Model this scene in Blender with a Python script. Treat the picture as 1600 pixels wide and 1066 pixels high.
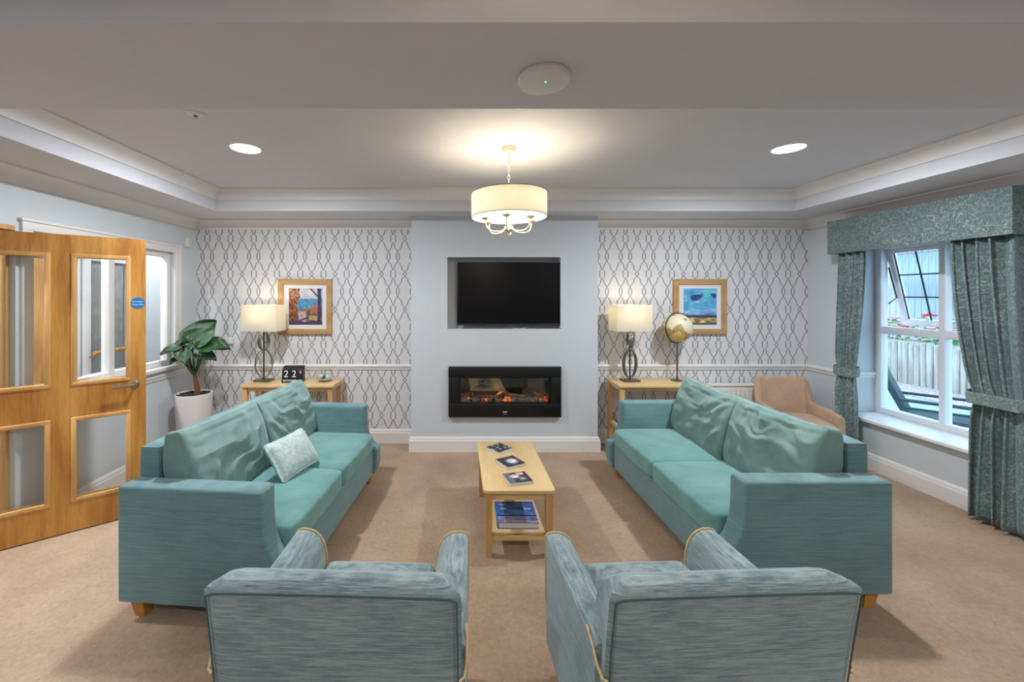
import bpy, bmesh, math, random
from mathutils import Vector, Matrix, noise
for o in list(bpy.data.objects): bpy.data.objects.remove(o)
scene = bpy.context.scene
COL = scene.collection
PI = math.pi
R = math.radians

# ------------------------------------------------------------------ camera, world, exposure
cam = bpy.data.cameras.new('camera'); camo = bpy.data.objects.new('camera', cam); COL.objects.link(camo)
camo.location = (0, 0, 1.64); camo.rotation_euler = (PI/2, 0, 0)
cam.sensor_width = 36; cam.sensor_fit = 'HORIZONTAL'; cam.lens = 640/1600*36
cam.shift_x = (800-716)/1600; cam.shift_y = -(533-462)/1600
cam.clip_start = .05
scene.camera = camo
scene.view_settings.view_transform = 'Standard'
scene.view_settings.look = 'None'
scene.view_settings.gamma = 1
scene.view_settings.use_curve_mapping = False
scene.view_settings.exposure = 0.08
W = bpy.data.worlds.new('world'); scene.world = W; W.use_nodes = True
bg = W.node_tree.nodes['Background']
bg.inputs[0].default_value = (.62, .83, 1.0, 1); bg.inputs[1].default_value = 3.4   # overcast daylight

POW_DOWN, POW_NEAR_FILL, POW_PEND, POW_LAMP, POW_CORR_FILL = 44, 28, 18, 2.2, 26
C_COOL = (.90, .95, 1.0); C_WARM = (1.0, .85, .62)

# ------------------------------------------------------------------ materials
MATS = {}
def srgb(r, g, b):
    f = lambda c: c/12.92 if c <= .04045 else ((c+.055)/1.055)**2.4
    return (f(r/255), f(g/255), f(b/255), 1)
class NT:
    def __init__(s, name):
        s.m = bpy.data.materials.new(name); s.m.use_nodes = True; s.t = s.m.node_tree
        s.b = s.t.nodes['Principled BSDF']; s.out = s.t.nodes['Material Output']; MATS[name] = s.m
    def n(s, typ, **kw):
        nd = s.t.nodes.new(typ)
        for k, v in kw.items():
            if k.startswith('i_'):
                key = k[2:]; key = int(key) if key.isdigit() else key.replace('_', ' ')
                nd.inputs[key].default_value = v
            else: setattr(nd, k, v)
        return nd
    def l(s, a, b): s.t.links.new(a, b)
    def math(s, op, a, b=None, c=None):
        nd = s.t.nodes.new('ShaderNodeMath'); nd.operation = op
        for i, v in enumerate((a, b, c)):
            if v is None: continue
            if isinstance(v, (int, float)): nd.inputs[i].default_value = v
            else: s.l(v, nd.inputs[i])
        return nd.outputs[0]
    def coord(s, scale=(1, 1, 1), kind='Object', rot=(0, 0, 0)):
        tc = s.n('ShaderNodeTexCoord'); mp = s.n('ShaderNodeMapping')
        mp.inputs['Scale'].default_value = scale; mp.inputs['Rotation'].default_value = rot
        s.l(tc.outputs[kind], mp.inputs[0]); return mp.outputs[0]
    def noise(s, vec, scale, detail=3, rough=.55, dist=0):
        nd = s.n('ShaderNodeTexNoise'); nd.inputs['Scale'].default_value = scale; nd.inputs['Detail'].default_value = detail
        nd.inputs['Roughness'].default_value = rough; nd.inputs['Distortion'].default_value = dist
        s.l(vec, nd.inputs['Vector']); return nd.outputs['Fac']
    def ramp(s, fac, stops, interp='LINEAR'):
        nd = s.n('ShaderNodeValToRGB'); cr = nd.color_ramp; cr.interpolation = interp
        while len(cr.elements) < len(stops): cr.elements.new(.5)
        for e, (p, c) in zip(cr.elements, stops): e.position = p; e.color = c
        s.l(fac, nd.inputs[0]); return nd.outputs[0]
    def mix(s, fac, a, b, typ='MIX'):
        nd = s.n('ShaderNodeMix', data_type='RGBA', blend_type=typ)
        for i, v in ((0, fac), (6, a), (7, b)):
            if isinstance(v, (int, float)): nd.inputs[i].default_value = v
            elif isinstance(v, tuple): nd.inputs[i].default_value = v
            else: s.l(v, nd.inputs[i])
        return nd.outputs[2]
    def bump(s, h, strength=.2, dist=.01):
        nd = s.n('ShaderNodeBump'); nd.inputs['Strength'].default_value = strength; nd.inputs['Distance'].default_value = dist
        s.l(h, nd.inputs['Height']); s.l(nd.outputs[0], s.b.inputs['Normal'])
    def set(s, **kw):
        for k, v in kw.items(): s.b.inputs[k.replace('_', ' ')].default_value = v
        return s
    def col(s, c):
        if isinstance(c, tuple): s.b.inputs['Base Color'].default_value = c
        else: s.l(c, s.b.inputs['Base Color'])

def plain(name, c, rough=.6, metal=0, **kw):
    s = NT(name); v = s.noise(s.coord(), 9, 3)
    d = tuple(x*.94 for x in c[:3])+(1,)
    s.col(s.mix(v, d, c)); s.set(Roughness=rough, Metallic=metal, **kw); return s.m
def emit(name, c, strength):
    s = NT(name); s.col(c); s.set(Emission_Color=c, Emission_Strength=strength); return s.m

plain('paint_wall', srgb(206, 212, 217), .85)
plain('paint_chimney', srgb(206, 212, 220), .85)
plain('paint_ceiling', srgb(214, 214, 221), .9)
plain('paint_trim', srgb(232, 228, 225), .5)
plain('upvc', srgb(236, 236, 240), .35)
plain('black_metal', srgb(16, 14, 17), .35)
plain('black_plastic', srgb(22, 20, 24), .45)
plain('screen', srgb(5, 5, 9), .32, 0, Specular_IOR_Level=.25)
plain('steel', srgb(165, 160, 155), .28, 1)
plain('dark_steel', srgb(95, 92, 90), .3, 1)
plain('pewter', srgb(130, 122, 112), .35, .9)
plain('white_plastic', srgb(226, 226, 224), .4)
plain('white_glaze', srgb(226, 222, 221), .35)
plain('card_white', srgb(240, 238, 240), .7)
plain('paper', srgb(222, 216, 214), .8)
plain('piping_beige', srgb(214, 184, 132), .7)
plain('trunk', srgb(105, 66, 38), .9)
plain('soil', srgb(52, 42, 38), .95)
plain('petiole', srgb(58, 88, 48), .6)
plain('ledge_lead', srgb(50, 52, 58), .5)
plain('sticker_blue', srgb(20, 120, 185), .4)
plain('garden_grey', srgb(46, 64, 76), .6)
plain('mat_board', srgb(232, 228, 230), .85)
plain('chandelier_cream', srgb(225, 215, 190), .35, .2)
plain('radiator_white', srgb(228, 224, 218), .45)
plain('cable_black', srgb(25, 25, 28), .5)
plain('blossom_red', srgb(215, 60, 75), .7)
plain('blossom_pink', srgb(240, 150, 175), .7)
plain('blossom_white', srgb(244, 238, 240), .7)
plain('foliage_green', srgb(95, 150, 85), .7)
plain('pebble', srgb(170, 172, 150), .6)
plain('moss', srgb(70, 92, 52), .8)
emit('led_white', (1, .99, .97, 1), 9)
emit('bulb_warm', (1, .86, .62, 1), 6)
emit('led_green', (.1, 1, .55, 1), 2.5)
emit('ember', (1, .17, .04, 1), 1.1)

def wood(name, c1, c2, axis='z', rough=.42, scale=1.0):
    s = NT(name); sc = {'x': (.9, 9, 9), 'y': (9, .9, 9), 'z': (9, 9, .9)}[axis]
    sc = tuple(v*scale for v in sc)
    v = s.coord(sc); a = s.noise(v, 2.2, 5, .6, 1.2); b = s.noise(v, 14, 3, .6)
    w = s.n('ShaderNodeTexWave', wave_type='RINGS'); w.inputs['Scale'].default_value = .35; w.inputs['Distortion'].default_value = 7
    w.inputs['Detail'].default_value = 2; s.l(v, w.inputs['Vector'])
    f = s.math('ADD', s.math('MULTIPLY', a, .55), s.math('ADD', s.math('MULTIPLY', b, .25), s.math('MULTIPLY', w.outputs['Fac'], .2)))
    s.col(s.ramp(f, [(.34, c2), (.64, c1)])); s.set(Roughness=rough); s.bump(b, .05, .003); return s.m
wood('oak_door', srgb(208, 152, 76), srgb(168, 110, 46), 'z', .4)
wood('oak_bead', srgb(216, 170, 108), srgb(192, 142, 82), 'z', .45)
wood('beech_x', srgb(228, 196, 142), srgb(212, 174, 118), 'x', .35)
wood('beech_y', srgb(232, 203, 152), srgb(219, 186, 132), 'y', .35)
wood('beech_z', srgb(218, 174, 116), srgb(198, 150, 94), 'z', .4)
wood('leg_wood', srgb(206, 150, 72), srgb(184, 124, 52), 'z', .4)
wood('frame_oak', srgb(194, 154, 102), srgb(170, 130, 80), 'x', .45, .6)
wood('log_bark', srgb(214, 202, 192), srgb(160, 144, 136), 'z', .9)
wood('fence_wood', srgb(178, 188, 192), srgb(150, 160, 166), 'z', .85)
wood('fire_log', srgb(190, 150, 96), srgb(84, 54, 34), 'x', .9)

def fabric(name, c, dark, streak=(3, 3, 120), amt=.6, sheen=.35, lo=.34, hi=.62):
    s = NT(name)
    a = s.noise(s.coord(streak), 1.6, 4, .7); b = s.noise(s.coord((1, 1, 1)), 5, 4, .65); f = s.noise(s.coord((1, 1, 1)), 300, 1)
    f2 = s.math('ADD', s.math('MULTIPLY', a, amt), s.math('ADD', s.math('MULTIPLY', b, .9-amt), s.math('MULTIPLY', f, .1)))
    s.col(s.ramp(f2, [(lo, dark), (hi, c)]))
    s.set(Roughness=.9, Sheen_Weight=sheen, Sheen_Roughness=.5); s.b.inputs['Sheen Tint'].default_value = (.8, .95, .95, 1)
    s.b.inputs['Specular IOR Level'].default_value = .2
    s.bump(s.math('ADD', a, f), .12, .004); return s.m
fabric('chenille_sofa', srgb(118, 152, 155), srgb(88, 121, 128), (4, 4, 190), .66, .35, .38, .60)
fabric('chenille_seat', srgb(116, 164, 159), srgb(86, 136, 135), (2, 2, 2), .45, .5)
fabric('chenille_back', srgb(126, 156, 151), srgb(98, 130, 128), (2, 2, 2), .45, .5)
fabric('chenille_chair', srgb(164, 181, 183), srgb(92, 112, 122), (7, 7, 230), .7, .45, .40, .62)
plain('seam_thread', srgb(74, 96, 100), .9)
fabric('tub_fabric', srgb(190, 158, 134), srgb(172, 140, 116), (30, 30, 30), .3, .2)

def damask(name, base, dark, line, sc=1.0, thick=.02, amt=1.0):
    s = NT(name); v = s.coord((sc, sc, sc))
    n1 = s.noise(v, 17, 2, .45, 2.2); n2 = s.noise(v, 10, 1.5, .45, 3.0); big = s.noise(v, 3, 3)
    l1 = s.math('LESS_THAN', s.math('ABSOLUTE', s.math('SUBTRACT', n1, .5)), thick)
    l2 = s.math('LESS_THAN', s.math('ABSOLUTE', s.math('SUBTRACT', n2, .52)), thick*.8)
    m = s.math('MULTIPLY', s.math('MAXIMUM', l1, l2), s.math('MULTIPLY', big, 1.25*amt))
    fine = s.noise(s.coord((400, 400, 400)), 1, 1)
    b = s.mix(s.math('ADD', s.math('MULTIPLY', big, .7), s.math('MULTIPLY', fine, .3)), dark, base)
    s.col(s.mix(m, b, line)); s.set(Roughness=.65, Sheen_Weight=.3); s.bump(m, .15, .004); return s.m
damask('curtain_damask', srgb(106, 128, 129), srgb(76, 98, 103), srgb(170, 184, 175))
damask('cushion_damask', srgb(186, 204, 202), srgb(160, 182, 182), srgb(222, 232, 230), .7, .035, .8)

s = NT('carpet'); v = s.coord()
a = s.noise(v, 260, 2, .7); b = s.noise(v, 2.2, 5, .6); c = s.noise(v, 40, 3, .7)
f = s.math('ADD', s.math('MULTIPLY', a, .45), s.math('ADD', s.math('MULTIPLY', b, .3), s.math('MULTIPLY', c, .25)))
s.col(s.ramp(f, [(.36, srgb(142, 114, 90)), (.64, srgb(198, 172, 146))])); s.set(Roughness=1.0, Sheen_Weight=.2)
s.b.inputs['Specular IOR Level'].default_value = .05
s.bump(s.math('ADD', a, c), .5, .008)

s = NT('wallpaper')                       # printed trellis: two folded curves per quarter cell
tc = s.n('ShaderNodeTexCoord'); sx = s.n('ShaderNodeSeparateXYZ'); s.l(tc.outputs['Object'], sx.inputs[0])
u = s.math('PINGPONG', s.math('DIVIDE', s.math('ADD', sx.outputs[0], .984+.2588*40), .2588), .5)
v = s.math('PINGPONG', s.math('DIVIDE', s.math('ADD', sx.outputs[2], -2.2745+.394*40), .394), .5)
v2 = s.math('MULTIPLY', v, 2)
def fcurve(pts):
    nd = s.n('ShaderNodeFloatCurve'); cu = nd.mapping.curves[0]
    cu.points[0].location = (pts[0][0]*2, pts[0][1]*2); cu.points[1].location = (pts[-1][0]*2, pts[-1][1]*2)
    for p in pts[1:-1]: cu.points.new(p[0]*2, p[1]*2)
    for p in cu.points: p.handle_type = 'VECTOR'
    nd.mapping.update(); s.l(v2, nd.inputs['Value']); return s.math('MULTIPLY', nd.outputs[0], .5)
LC = fcurve([(0, .104), (.085, .104), (.125, 0), (.165, .048), (.205, .066), (.262, .078), (.276, .116), (.318, .132), (.332, .165), (.381, .210), (.41, .162), (.45, .142), (.5, .136)])
RC = fcurve([(0, .425), (.068, .5), (.082, .458), (.105, .418), (.14, .384), (.185, .360), (.25, .342), (.264, .298), (.312, .284), (.326, .238), (.381, .190), (.41, .242), (.45, .262), (.5, .268)])
def line(cv):
    d = s.math('ABSOLUTE', s.math('SUBTRACT', u, cv)); mr = s.n('ShaderNodeMapRange', interpolation_type='SMOOTHSTEP')
    mr.inputs[1].default_value = .015; mr.inputs[2].default_value = .033; mr.inputs[3].default_value = 1; mr.inputs[4].default_value = 0
    s.l(d, mr.inputs[0]); return mr.outputs[0]
m = s.math('MAXIMUM', line(LC), line(RC))
s.col(s.mix(m, srgb(220, 218, 220), srgb(138, 142, 148))); s.set(Roughness=.8)

def glass(name, tint=(1, 1, 1, 1), refl=.12):
    s = NT(name); s.t.nodes.remove(s.b)
    tr = s.n('ShaderNodeBsdfTransparent'); tr.inputs[0].default_value = tint
    gl = s.n('ShaderNodeBsdfGlossy'); gl.inputs['Roughness'].default_value = .02
    lw = s.n('ShaderNodeLayerWeight'); lw.inputs[0].default_value = .5
    fr = s.math('MINIMUM', s.math('ADD', s.math('MULTIPLY', s.math('POWER', lw.outputs['Facing'], 5), .8), refl), .9)
    mx = s.n('ShaderNodeMixShader'); s.l(fr, mx.inputs[0])
    s.l(tr.outputs[0], mx.inputs[1]); s.l(gl.outputs[0], mx.inputs[2]); s.l(mx.outputs[0], s.out.inputs[0]); return s.m
glass('glass_clear', (.97, .985, .985, 1), .03)
glass('glass_window', (.86, .95, .98, 1), .03)
glass('glass_fire', (.80, .78, .76, 1), .12)
s = NT('glass_frosted'); s.col(srgb(205, 214, 218)); s.set(Roughness=.5, Transmission_Weight=.75)
def shade(name, c, tr):
    s = NT(name); s.t.nodes.remove(s.b); d = s.n('ShaderNodeBsdfDiffuse'); t = s.n('ShaderNodeBsdfTranslucent')
    w = s.noise(s.coord((200, 200, 200)), 1, 1); cc = s.mix(w, tuple(x*.93 for x in c[:3])+(1,), c)
    s.l(cc, d.inputs[0]); s.l(cc, t.inputs[0]); mx = s.n('ShaderNodeMixShader'); mx.inputs[0].default_value = tr
    s.l(d.outputs[0], mx.inputs[1]); s.l(t.outputs[0], mx.inputs[2]); s.l(mx.outputs[0], s.out.inputs[0])
shade('lamp_shade_fabric', srgb(243, 238, 226), .5)
shade('pendant_shade_fabric', srgb(240, 238, 230), .36)
s = NT('print'); at = s.n('ShaderNodeAttribute'); at.attribute_name = 'Col'; s.l(at.outputs['Color'], s.b.inputs['Base Color']); s.set(Roughness=.45)
s = NT('globe_print'); at = s.n('ShaderNodeAttribute'); at.attribute_name = 'Col'; s.l(at.outputs['Color'], s.b.inputs['Base Color']); s.set(Roughness=.35)
s = NT('leaf'); v = s.coord(); f = s.noise(v, 14, 4); s.col(s.ramp(f, [(.3, srgb(18, 46, 24)), (.75, srgb(56, 96, 48))])); s.set(Roughness=.42)
s = NT('patio'); v = s.coord(); f = s.noise(v, 6, 5); s.col(s.ramp(f, [(.3, srgb(150, 165, 170)), (.7, srgb(188, 200, 204))])); s.set(Roughness=.9)
s = NT('gravel'); v = s.coord(); f = s.noise(v, 45, 4); s.col(s.ramp(f, [(.35, srgb(150, 120, 120)), (.6, srgb(225, 205, 205))])); s.set(Roughness=.95); s.bump(f, .6, .02)
s = NT('corridor_paper'); v = s.coord((3, 3, 3)); f = s.noise(v, 3, 4, .6, 1); s.col(s.ramp(f, [(.35, srgb(150, 144, 138)), (.7, srgb(176, 170, 164))])); s.set(Roughness=.8)

# ------------------------------------------------------------------ mesh helpers
def bm_new(): return bmesh.new()
_bc = [0]
def box(bm, a, b, r=0, seg=3):
    a, b = Vector(a), Vector(b); c = (a+b)/2; d = b-a
    if r > 0: _bc[0] += 1; e = .0003*(_bc[0] % 6); d = d+Vector((e, e, e))
    g = bmesh.ops.create_cube(bm, size=1, matrix=Matrix.Translation(c) @ Matrix.Diagonal((d.x, d.y, d.z, 1)))
    if r > 0:
        es = list({e for v in g['verts'] for e in v.link_edges})
        bmesh.ops.bevel(bm, geom=es, offset=min(r, min(abs(d.x), abs(d.y), abs(d.z))*.49), segments=seg, profile=.5, affect='EDGES')
    return bm
def prism(bm, pts, axis, a, b, r=0, seg=2, ang=25):
    """closed 2-D outline pts extruded along axis from a to b; (p,q) are the other two axes in order"""
    def P(p, q, t): return {'x': (t, p, q), 'y': (p, t, q), 'z': (p, q, t)}[axis]
    A = [bm.verts.new(P(p, q, a)) for p, q in pts]; B = [bm.verts.new(P(p, q, b)) for p, q in pts]
    n = len(pts); fs = [bm.faces.new(A), bm.faces.new(B[::-1])]
    for i in range(n): fs.append(bm.faces.new((A[i], B[i], B[(i+1) % n], A[(i+1) % n])))
    bmesh.ops.recalc_face_normals(bm, faces=fs)
    if r > 0:
        es = [e for e in {e for f in fs for e in f.edges} if len(e.link_faces) == 2 and e.calc_face_angle(0) > R(ang)]
        bmesh.ops.bevel(bm, geom=es, offset=r, segments=seg, profile=.5, affect='EDGES')
    return bm
def tube(bm, path, rad, n=8, closed=False, flat=None):
    path = [Vector(p) for p in path]; m = len(path); rings = []; up0 = None
    for i, p in enumerate(path):
        if closed: t = path[(i+1) % m]-path[i-1]
        else: t = path[min(i+1, m-1)]-path[max(i-1, 0)]
        t.normalize()
        if up0 is None:
            up0 = Vector((0, 0, 1)) if abs(t.z) < .9 else Vector((1, 0, 0))
        sd = t.cross(up0)
        if sd.length < 1e-4: sd = t.cross(Vector((0, 1, 0)))
        sd.normalize(); up = sd.cross(t).normalized(); up0 = up
        r = rad[i] if isinstance(rad, (list, tuple)) else rad
        rx, ry = (r, r) if flat is None else (r, r*flat)
        rings.append([bm.verts.new(p+sd*rx*math.cos(2*PI*k/n)+up*ry*math.sin(2*PI*k/n)) for k in range(n)])
    for i in range(m if closed else m-1):
        A, B = rings[i], rings[(i+1) % m]
        for k in range(n): bm.faces.new((A[k], A[(k+1) % n], B[(k+1) % n], B[k]))
    if not closed: bm.faces.new(rings[0][::-1]); bm.faces.new(rings[-1])
    return bm
def lathe(bm, prof, n=32, c=(0, 0, 0), cap=True):
    rings = []; c = Vector(c)
    for r, z in prof: rings.append([bm.verts.new(c+Vector((r*math.cos(2*PI*k/n), r*math.sin(2*PI*k/n), z))) for k in range(n)])
    for A, B in zip(rings, rings[1:]):
        for k in range(n): bm.faces.new((A[k], A[(k+1) % n], B[(k+1) % n], B[k]))
    if cap:
        if prof[0][0] > 1e-5: bm.faces.new(rings[0][::-1])
        if prof[-1][0] > 1e-5: bm.faces.new(rings[-1])
    return bm
def softbox(bm, d, r, cuts=16, c=(0, 0, 0), fn=None):
    """subdivided rounded box of full size d; fn(p, u, v, w) displaces"""
    h = Vector(d)/2; g = bmesh.ops.create_cube(bm, size=2)
    vs = g['verts']; es = list({e for v in vs for e in v.link_edges})
    res = bmesh.ops.subdivide_edges(bm, edges=es, cuts=cuts, use_grid_fill=True)
    allv = list({v for f in bm.faces for v in f.verts})
    for v in bm.verts:
        q = v.co.copy(); p = Vector((q.x*h.x, q.y*h.y, q.z*h.z))
        i = Vector([max(-h[k]+r, min(h[k]-r, p[k])) for k in range(3)]); dd = p-i
        if dd.length > 1e-7:
            k = max(abs(dd.x), abs(dd.y), abs(dd.z))/dd.length
            p = i+dd*k if False else i+dd.normalized()*r
        if fn: p = fn(p, q.x, q.y, q.z)
        v.co = p+Vector(c)
    return bm
def fin(bm, name, mat, parent=None, smooth=35, loc=None, rot=None):
    bmesh.ops.recalc_face_normals(bm, faces=bm.faces[:])
    me = bpy.data.meshes.new(name); bm.to_mesh(me); bm.free()
    if smooth:
        for p in me.polygons: p.use_smooth = True
        me.set_sharp_from_angle(angle=R(smooth))
    me.materials.append(MATS[mat]); o = bpy.data.objects.new(name, me); COL.objects.link(o)
    if parent: o.parent = parent
    if loc: o.location = loc
    if rot: o.rotation_euler = rot
    return o
def tag(o, label, cat, group=None):
    o['label'] = label; o['category'] = cat
    if group: o['group'] = group
    return o
def thing(name, label, cat, loc=(0, 0, 0), rz=0, group=None):
    o = bpy.data.objects.new(name, None); COL.objects.link(o); o.empty_display_size = .1
    o.location = loc; o.rotation_euler = (0, 0, rz); return tag(o, label, cat, group)
def struct(o, label=None):
    o['kind'] = 'structure'
    if label: o['label'] = label
    return o
def B(name, a, b, mat, parent=None, r=0, seg=3, **kw): return fin(box(bm_new(), a, b, r, seg), name, mat, parent, **kw)
def copy_tree(root, loc, rz, label=None):
    r = root.copy(); COL.objects.link(r); r.location = loc; r.rotation_euler = (0, 0, rz)
    if label: r['label'] = label
    for ch in list(root.children):
        c = ch.copy(); COL.objects.link(c); c.parent = r
        for g in ch.children:
            d = g.copy(); COL.objects.link(d); d.parent = c
    return r
def rrect(x0, x1, y0, y1, r, n=5):
    pts = []
    for cx, cy, a0 in ((x1-r, y1-r, 0), (x0+r, y1-r, 90), (x0+r, y0+r, 180), (x1-r, y0+r, 270)):
        for k in range(n+1):
            a = R(a0+90*k/n); pts.append((cx+r*math.cos(a), cy+r*math.sin(a)))
    return pts
def painted(name, w, h, nx, ny, fn, parent, loc, rot=(0, 0, 0), mat='print'):
    """flat print: grid in local x (0..w), y (0..h), colour fn(u, v) in sRGB 0..255"""
    vs = [(w*i/nx, h*j/ny, 0) for j in range(ny+1) for i in range(nx+1)]
    fs = [(j*(nx+1)+i, j*(nx+1)+i+1, (j+1)*(nx+1)+i+1, (j+1)*(nx+1)+i) for j in range(ny) for i in range(nx)]
    me = bpy.data.meshes.new(name); me.from_pydata(vs, [], fs)
    at = me.color_attributes.new('Col', 'FLOAT_COLOR', 'POINT')
    for k in range(len(vs)):
        c = fn((k % (nx+1))/nx, (k//(nx+1))/ny); at.data[k].color = srgb(*[max(0, min(255, q)) for q in c])
    me.materials.append(MATS[mat]); o = bpy.data.objects.new(name, me); COL.objects.link(o); o.parent = parent
    o.location = loc; o.rotation_euler = rot; return o
def text(name, body, size, mat, parent, loc, rot, depth=.0004, sx=1):
    cu = bpy.data.curves.new(name, 'FONT'); cu.body = body; cu.size = size; cu.align_x = 'CENTER'; cu.align_y = 'CENTER'; cu.extrude = depth
    to = bpy.data.objects.new(name, cu); COL.objects.link(to); bpy.context.view_layer.update()
    me = bpy.data.meshes.new_from_object(to.evaluated_get(bpy.context.evaluated_depsgraph_get()))
    bpy.data.objects.remove(to); bpy.data.curves.remove(cu)
    for v in me.vertices: v.co.x *= sx
    me.materials.clear(); me.materials.append(MATS[mat]); me.name = name
    o = bpy.data.objects.new(name, me); COL.objects.link(o); o.parent = parent; o.location = loc; o.rotation_euler = rot; return o
def lamp(kind, name, parent, loc, power, color, size=.05, rot=None, spread=None):
    l = bpy.data.lights.new(name, kind); l.energy = power; l.color = color
    if kind == 'AREA':
        l.shape = 'DISK'; l.size = size
        if spread: l.spread = spread
    else: l.shadow_soft_size = size
    o = bpy.data.objects.new(name, l); COL.objects.link(o); o.parent = parent; o.location = loc
    if rot: o.rotation_euler = rot
    return o
def sweep(name, prof, path, mat, kind=True, label=None):
    """profile (d, z): d = distance out from wall along the left-hand side of the path; mitred polyline path (x, y)"""
    bm = bm_new(); n = len(path); rings = []
    for i, p in enumerate(path):
        p = Vector((p[0], p[1]))
        def nrm(a, b):
            t = (Vector(b)-Vector(a)).normalized(); return Vector((-t.y, t.x))
        if i == 0: m = nrm(path[0], path[1]); k = 1
        elif i == n-1: m = nrm(path[-2], path[-1]); k = 1
        else:
            n1, n2 = nrm(path[i-1], path[i]), nrm(path[i], path[i+1]); m = (n1+n2)
            if m.length < 1e-5: m = n1
            m.normalize(); k = 1/max(.2, m.dot(n1))
        rings.append([bm.verts.new((p.x+m.x*d*k, p.y+m.y*d*k, z)) for d, z in prof])
    np_ = len(prof)
    for A, C in zip(rings, rings[1:]):
        for k in range(np_): bm.faces.new((A[k], A[(k+1) % np_], C[(k+1) % np_], C[k]))
    bm.faces.new(rings[0][::-1]); bm.faces.new(rings[-1])
    return struct(fin(bm, name, mat, smooth=30), label)

# ------------------------------------------------------------------ room shell
XL, XR, YB, YF = -2.92, 3.893, 4.563, -3.6
ZS, ZC = 2.475, 2.68           # lowered soffit / main ceiling
CX0, CX1, CY = -.495, 1.468, 4.31   # chimney breast
struct(B('floor', (-4.9, YF-.2, -.12), (XR+.01, 8.2, 0), 'carpet', smooth=0), 'tan cut-pile carpet over the whole floor')
struct(B('wall_back', (XL, YB, 0), (XR, YB+.15, 2.9), 'wallpaper', smooth=0), 'wall papered with a grey trellis on white')
struct(B('wall_front', (XL-.1, YF-.15, 0), (XR+.2, YF, 2.9), 'paint_wall', smooth=0))
# left wall with the internal window and the doorway
WY0, WY1, WZ0, WZ1 = 2.80, 4.20, .93, 2.08
DY0, DY1 = 1.58, 2.70
bm = bm_new(); T = .12
for a, b in (((XL-T, YF, 0), (XL, DY0, 2.9)), ((XL-T, DY0, 2.1), (XL, DY1, 2.9)), ((XL-T, DY1, 0), (XL, WY0, 2.9)),
             ((XL-T, WY0, 0), (XL, WY1, WZ0)), ((XL-T, WY0, WZ1), (XL, WY1, 2.9)), ((XL-T, WY1, 0), (XL, YB+.15, 2.9))): box(bm, a, b)
struct(fin(bm, 'wall_left', 'paint_wall', smooth=0), 'pale blue-white painted wall with a glazed internal window')
# right wall with deep window recess
RY0, RY1, RZ0, RZ1, RX = 2.80, 4.13, .44, 2.16, 4.30
bm = bm_new()
for a, b in (((XR, YF, -.12), (RX, RY0, 2.9)), ((XR, RY0, -.12), (RX, RY1, RZ0)), ((XR, RY0, RZ1), (RX, RY1, 2.9)), ((XR, RY1, -.12), (RX, YB+.15, 2.9))): box(bm, a, b)
struct(fin(bm, 'wall_right', 'paint_wall', smooth=0), 'pale painted wall with a deep window recess')
# chimney breast: boxes round the television recess and the fire opening
TX0, TX1, TZ0, TZ1 = -.114, 1.077, 1.288, 2.044
FX0, FX1, FZ0, FZ1 = -.03, .99, .48, .81
bm = bm_new()
for a, b in (((CX0, CY, 0), (CX1, YB, FZ0)), ((CX0, CY, FZ0), (FX0, YB, FZ1)), ((FX1, CY, FZ0), (CX1, YB, FZ1)), ((CX0, CY, FZ1), (CX1, YB, TZ0)),
             ((CX0, CY, TZ0), (TX0, YB, TZ1)), ((TX1, CY, TZ0), (CX1, YB, TZ1)), ((CX0, CY, TZ1), (CX1, YB, 2.6)),
             ((TX0, CY+.13, TZ0), (TX1, YB, TZ1)), ((FX0, CY+.2, FZ0), (FX1, YB, FZ1))): box(bm, a, b)
struct(fin(bm, 'wall_chimney', 'paint_chimney', smooth=0), 'pale blue-grey chimney breast with a recess for the television')
# ceiling: coffer, soffit ring and beam
KX0, KX1, KY0, KY1 = -2.39, 3.31, 1.83, 4.04
BY0 = 1.25
bm = bm_new()
box(bm, (-5.0, YF-.2, ZC), (RX, 8.2, ZC+.15))
box(bm, (XL, KY0, ZS), (KX0, YB, ZC)); box(bm, (KX1, KY0, ZS), (XR, YB, ZC)); box(bm, (KX0, KY1, ZS), (KX1, YB, ZC))
struct(fin(bm, 'ceiling', 'paint_ceiling', smooth=0), 'white coffered ceiling with lowered soffits')
struct(B('trim_1', (XL, BY0, ZS), (XR, KY0, ZC), 'paint_ceiling', smooth=0), 'broad white ceiling beam crossing the room')
cove = lambda z0, z1, d: [(0, z1), (0, z0), (.012, z0), (.014, z0+.012)] + [(.014+(d-.026)*(1-math.cos(R(a))), z0+.012+(z1-z0-.024)*math.sin(R(a))) for a in (15, 30, 45, 60, 75, 90)] + [(d, z1-.012), (d, z1)]
sweep('trim_2', cove(ZC-.10, ZC, .09), [(KX0, KY0), (KX1, KY0), (KX1, KY1), (KX0, KY1), (KX0, KY0)], 'paint_trim', label='coving round the top of the ceiling coffer')
sweep('trim_3', cove(ZS-.10, ZS, .10), [(CX0, YB), (XL, YB), (XL, KY0)], 'paint_trim', label='coving along the left wall and the left alcove')
sweep('trim_4', cove(ZS-.10, ZS, .10), [(XR, KY0), (XR, YB), (CX1, YB)], 'paint_trim', label='coving along the window wall and the right alcove')
sk = [(0, 0), (.022, 0), (.022, .115), (.017, .122), (.017, .130), (.012, .148), (.006, .155), (0, .155)]
sweep('baseboard_left', sk, [(XL, YB), (XL, DY1+.02)], 'paint_trim')
sweep('baseboard_back', sk, [(CX0, YB), (XL, YB)], 'paint_trim')
sweep('baseboard_chimney', sk, [(CX1, YB), (CX1, CY), (CX0, CY), (CX0, YB)], 'paint_trim')
sweep('baseboard_right', sk, [(XR, YF), (XR, YB), (CX1, YB)], 'paint_trim')
dz = .845
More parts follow.
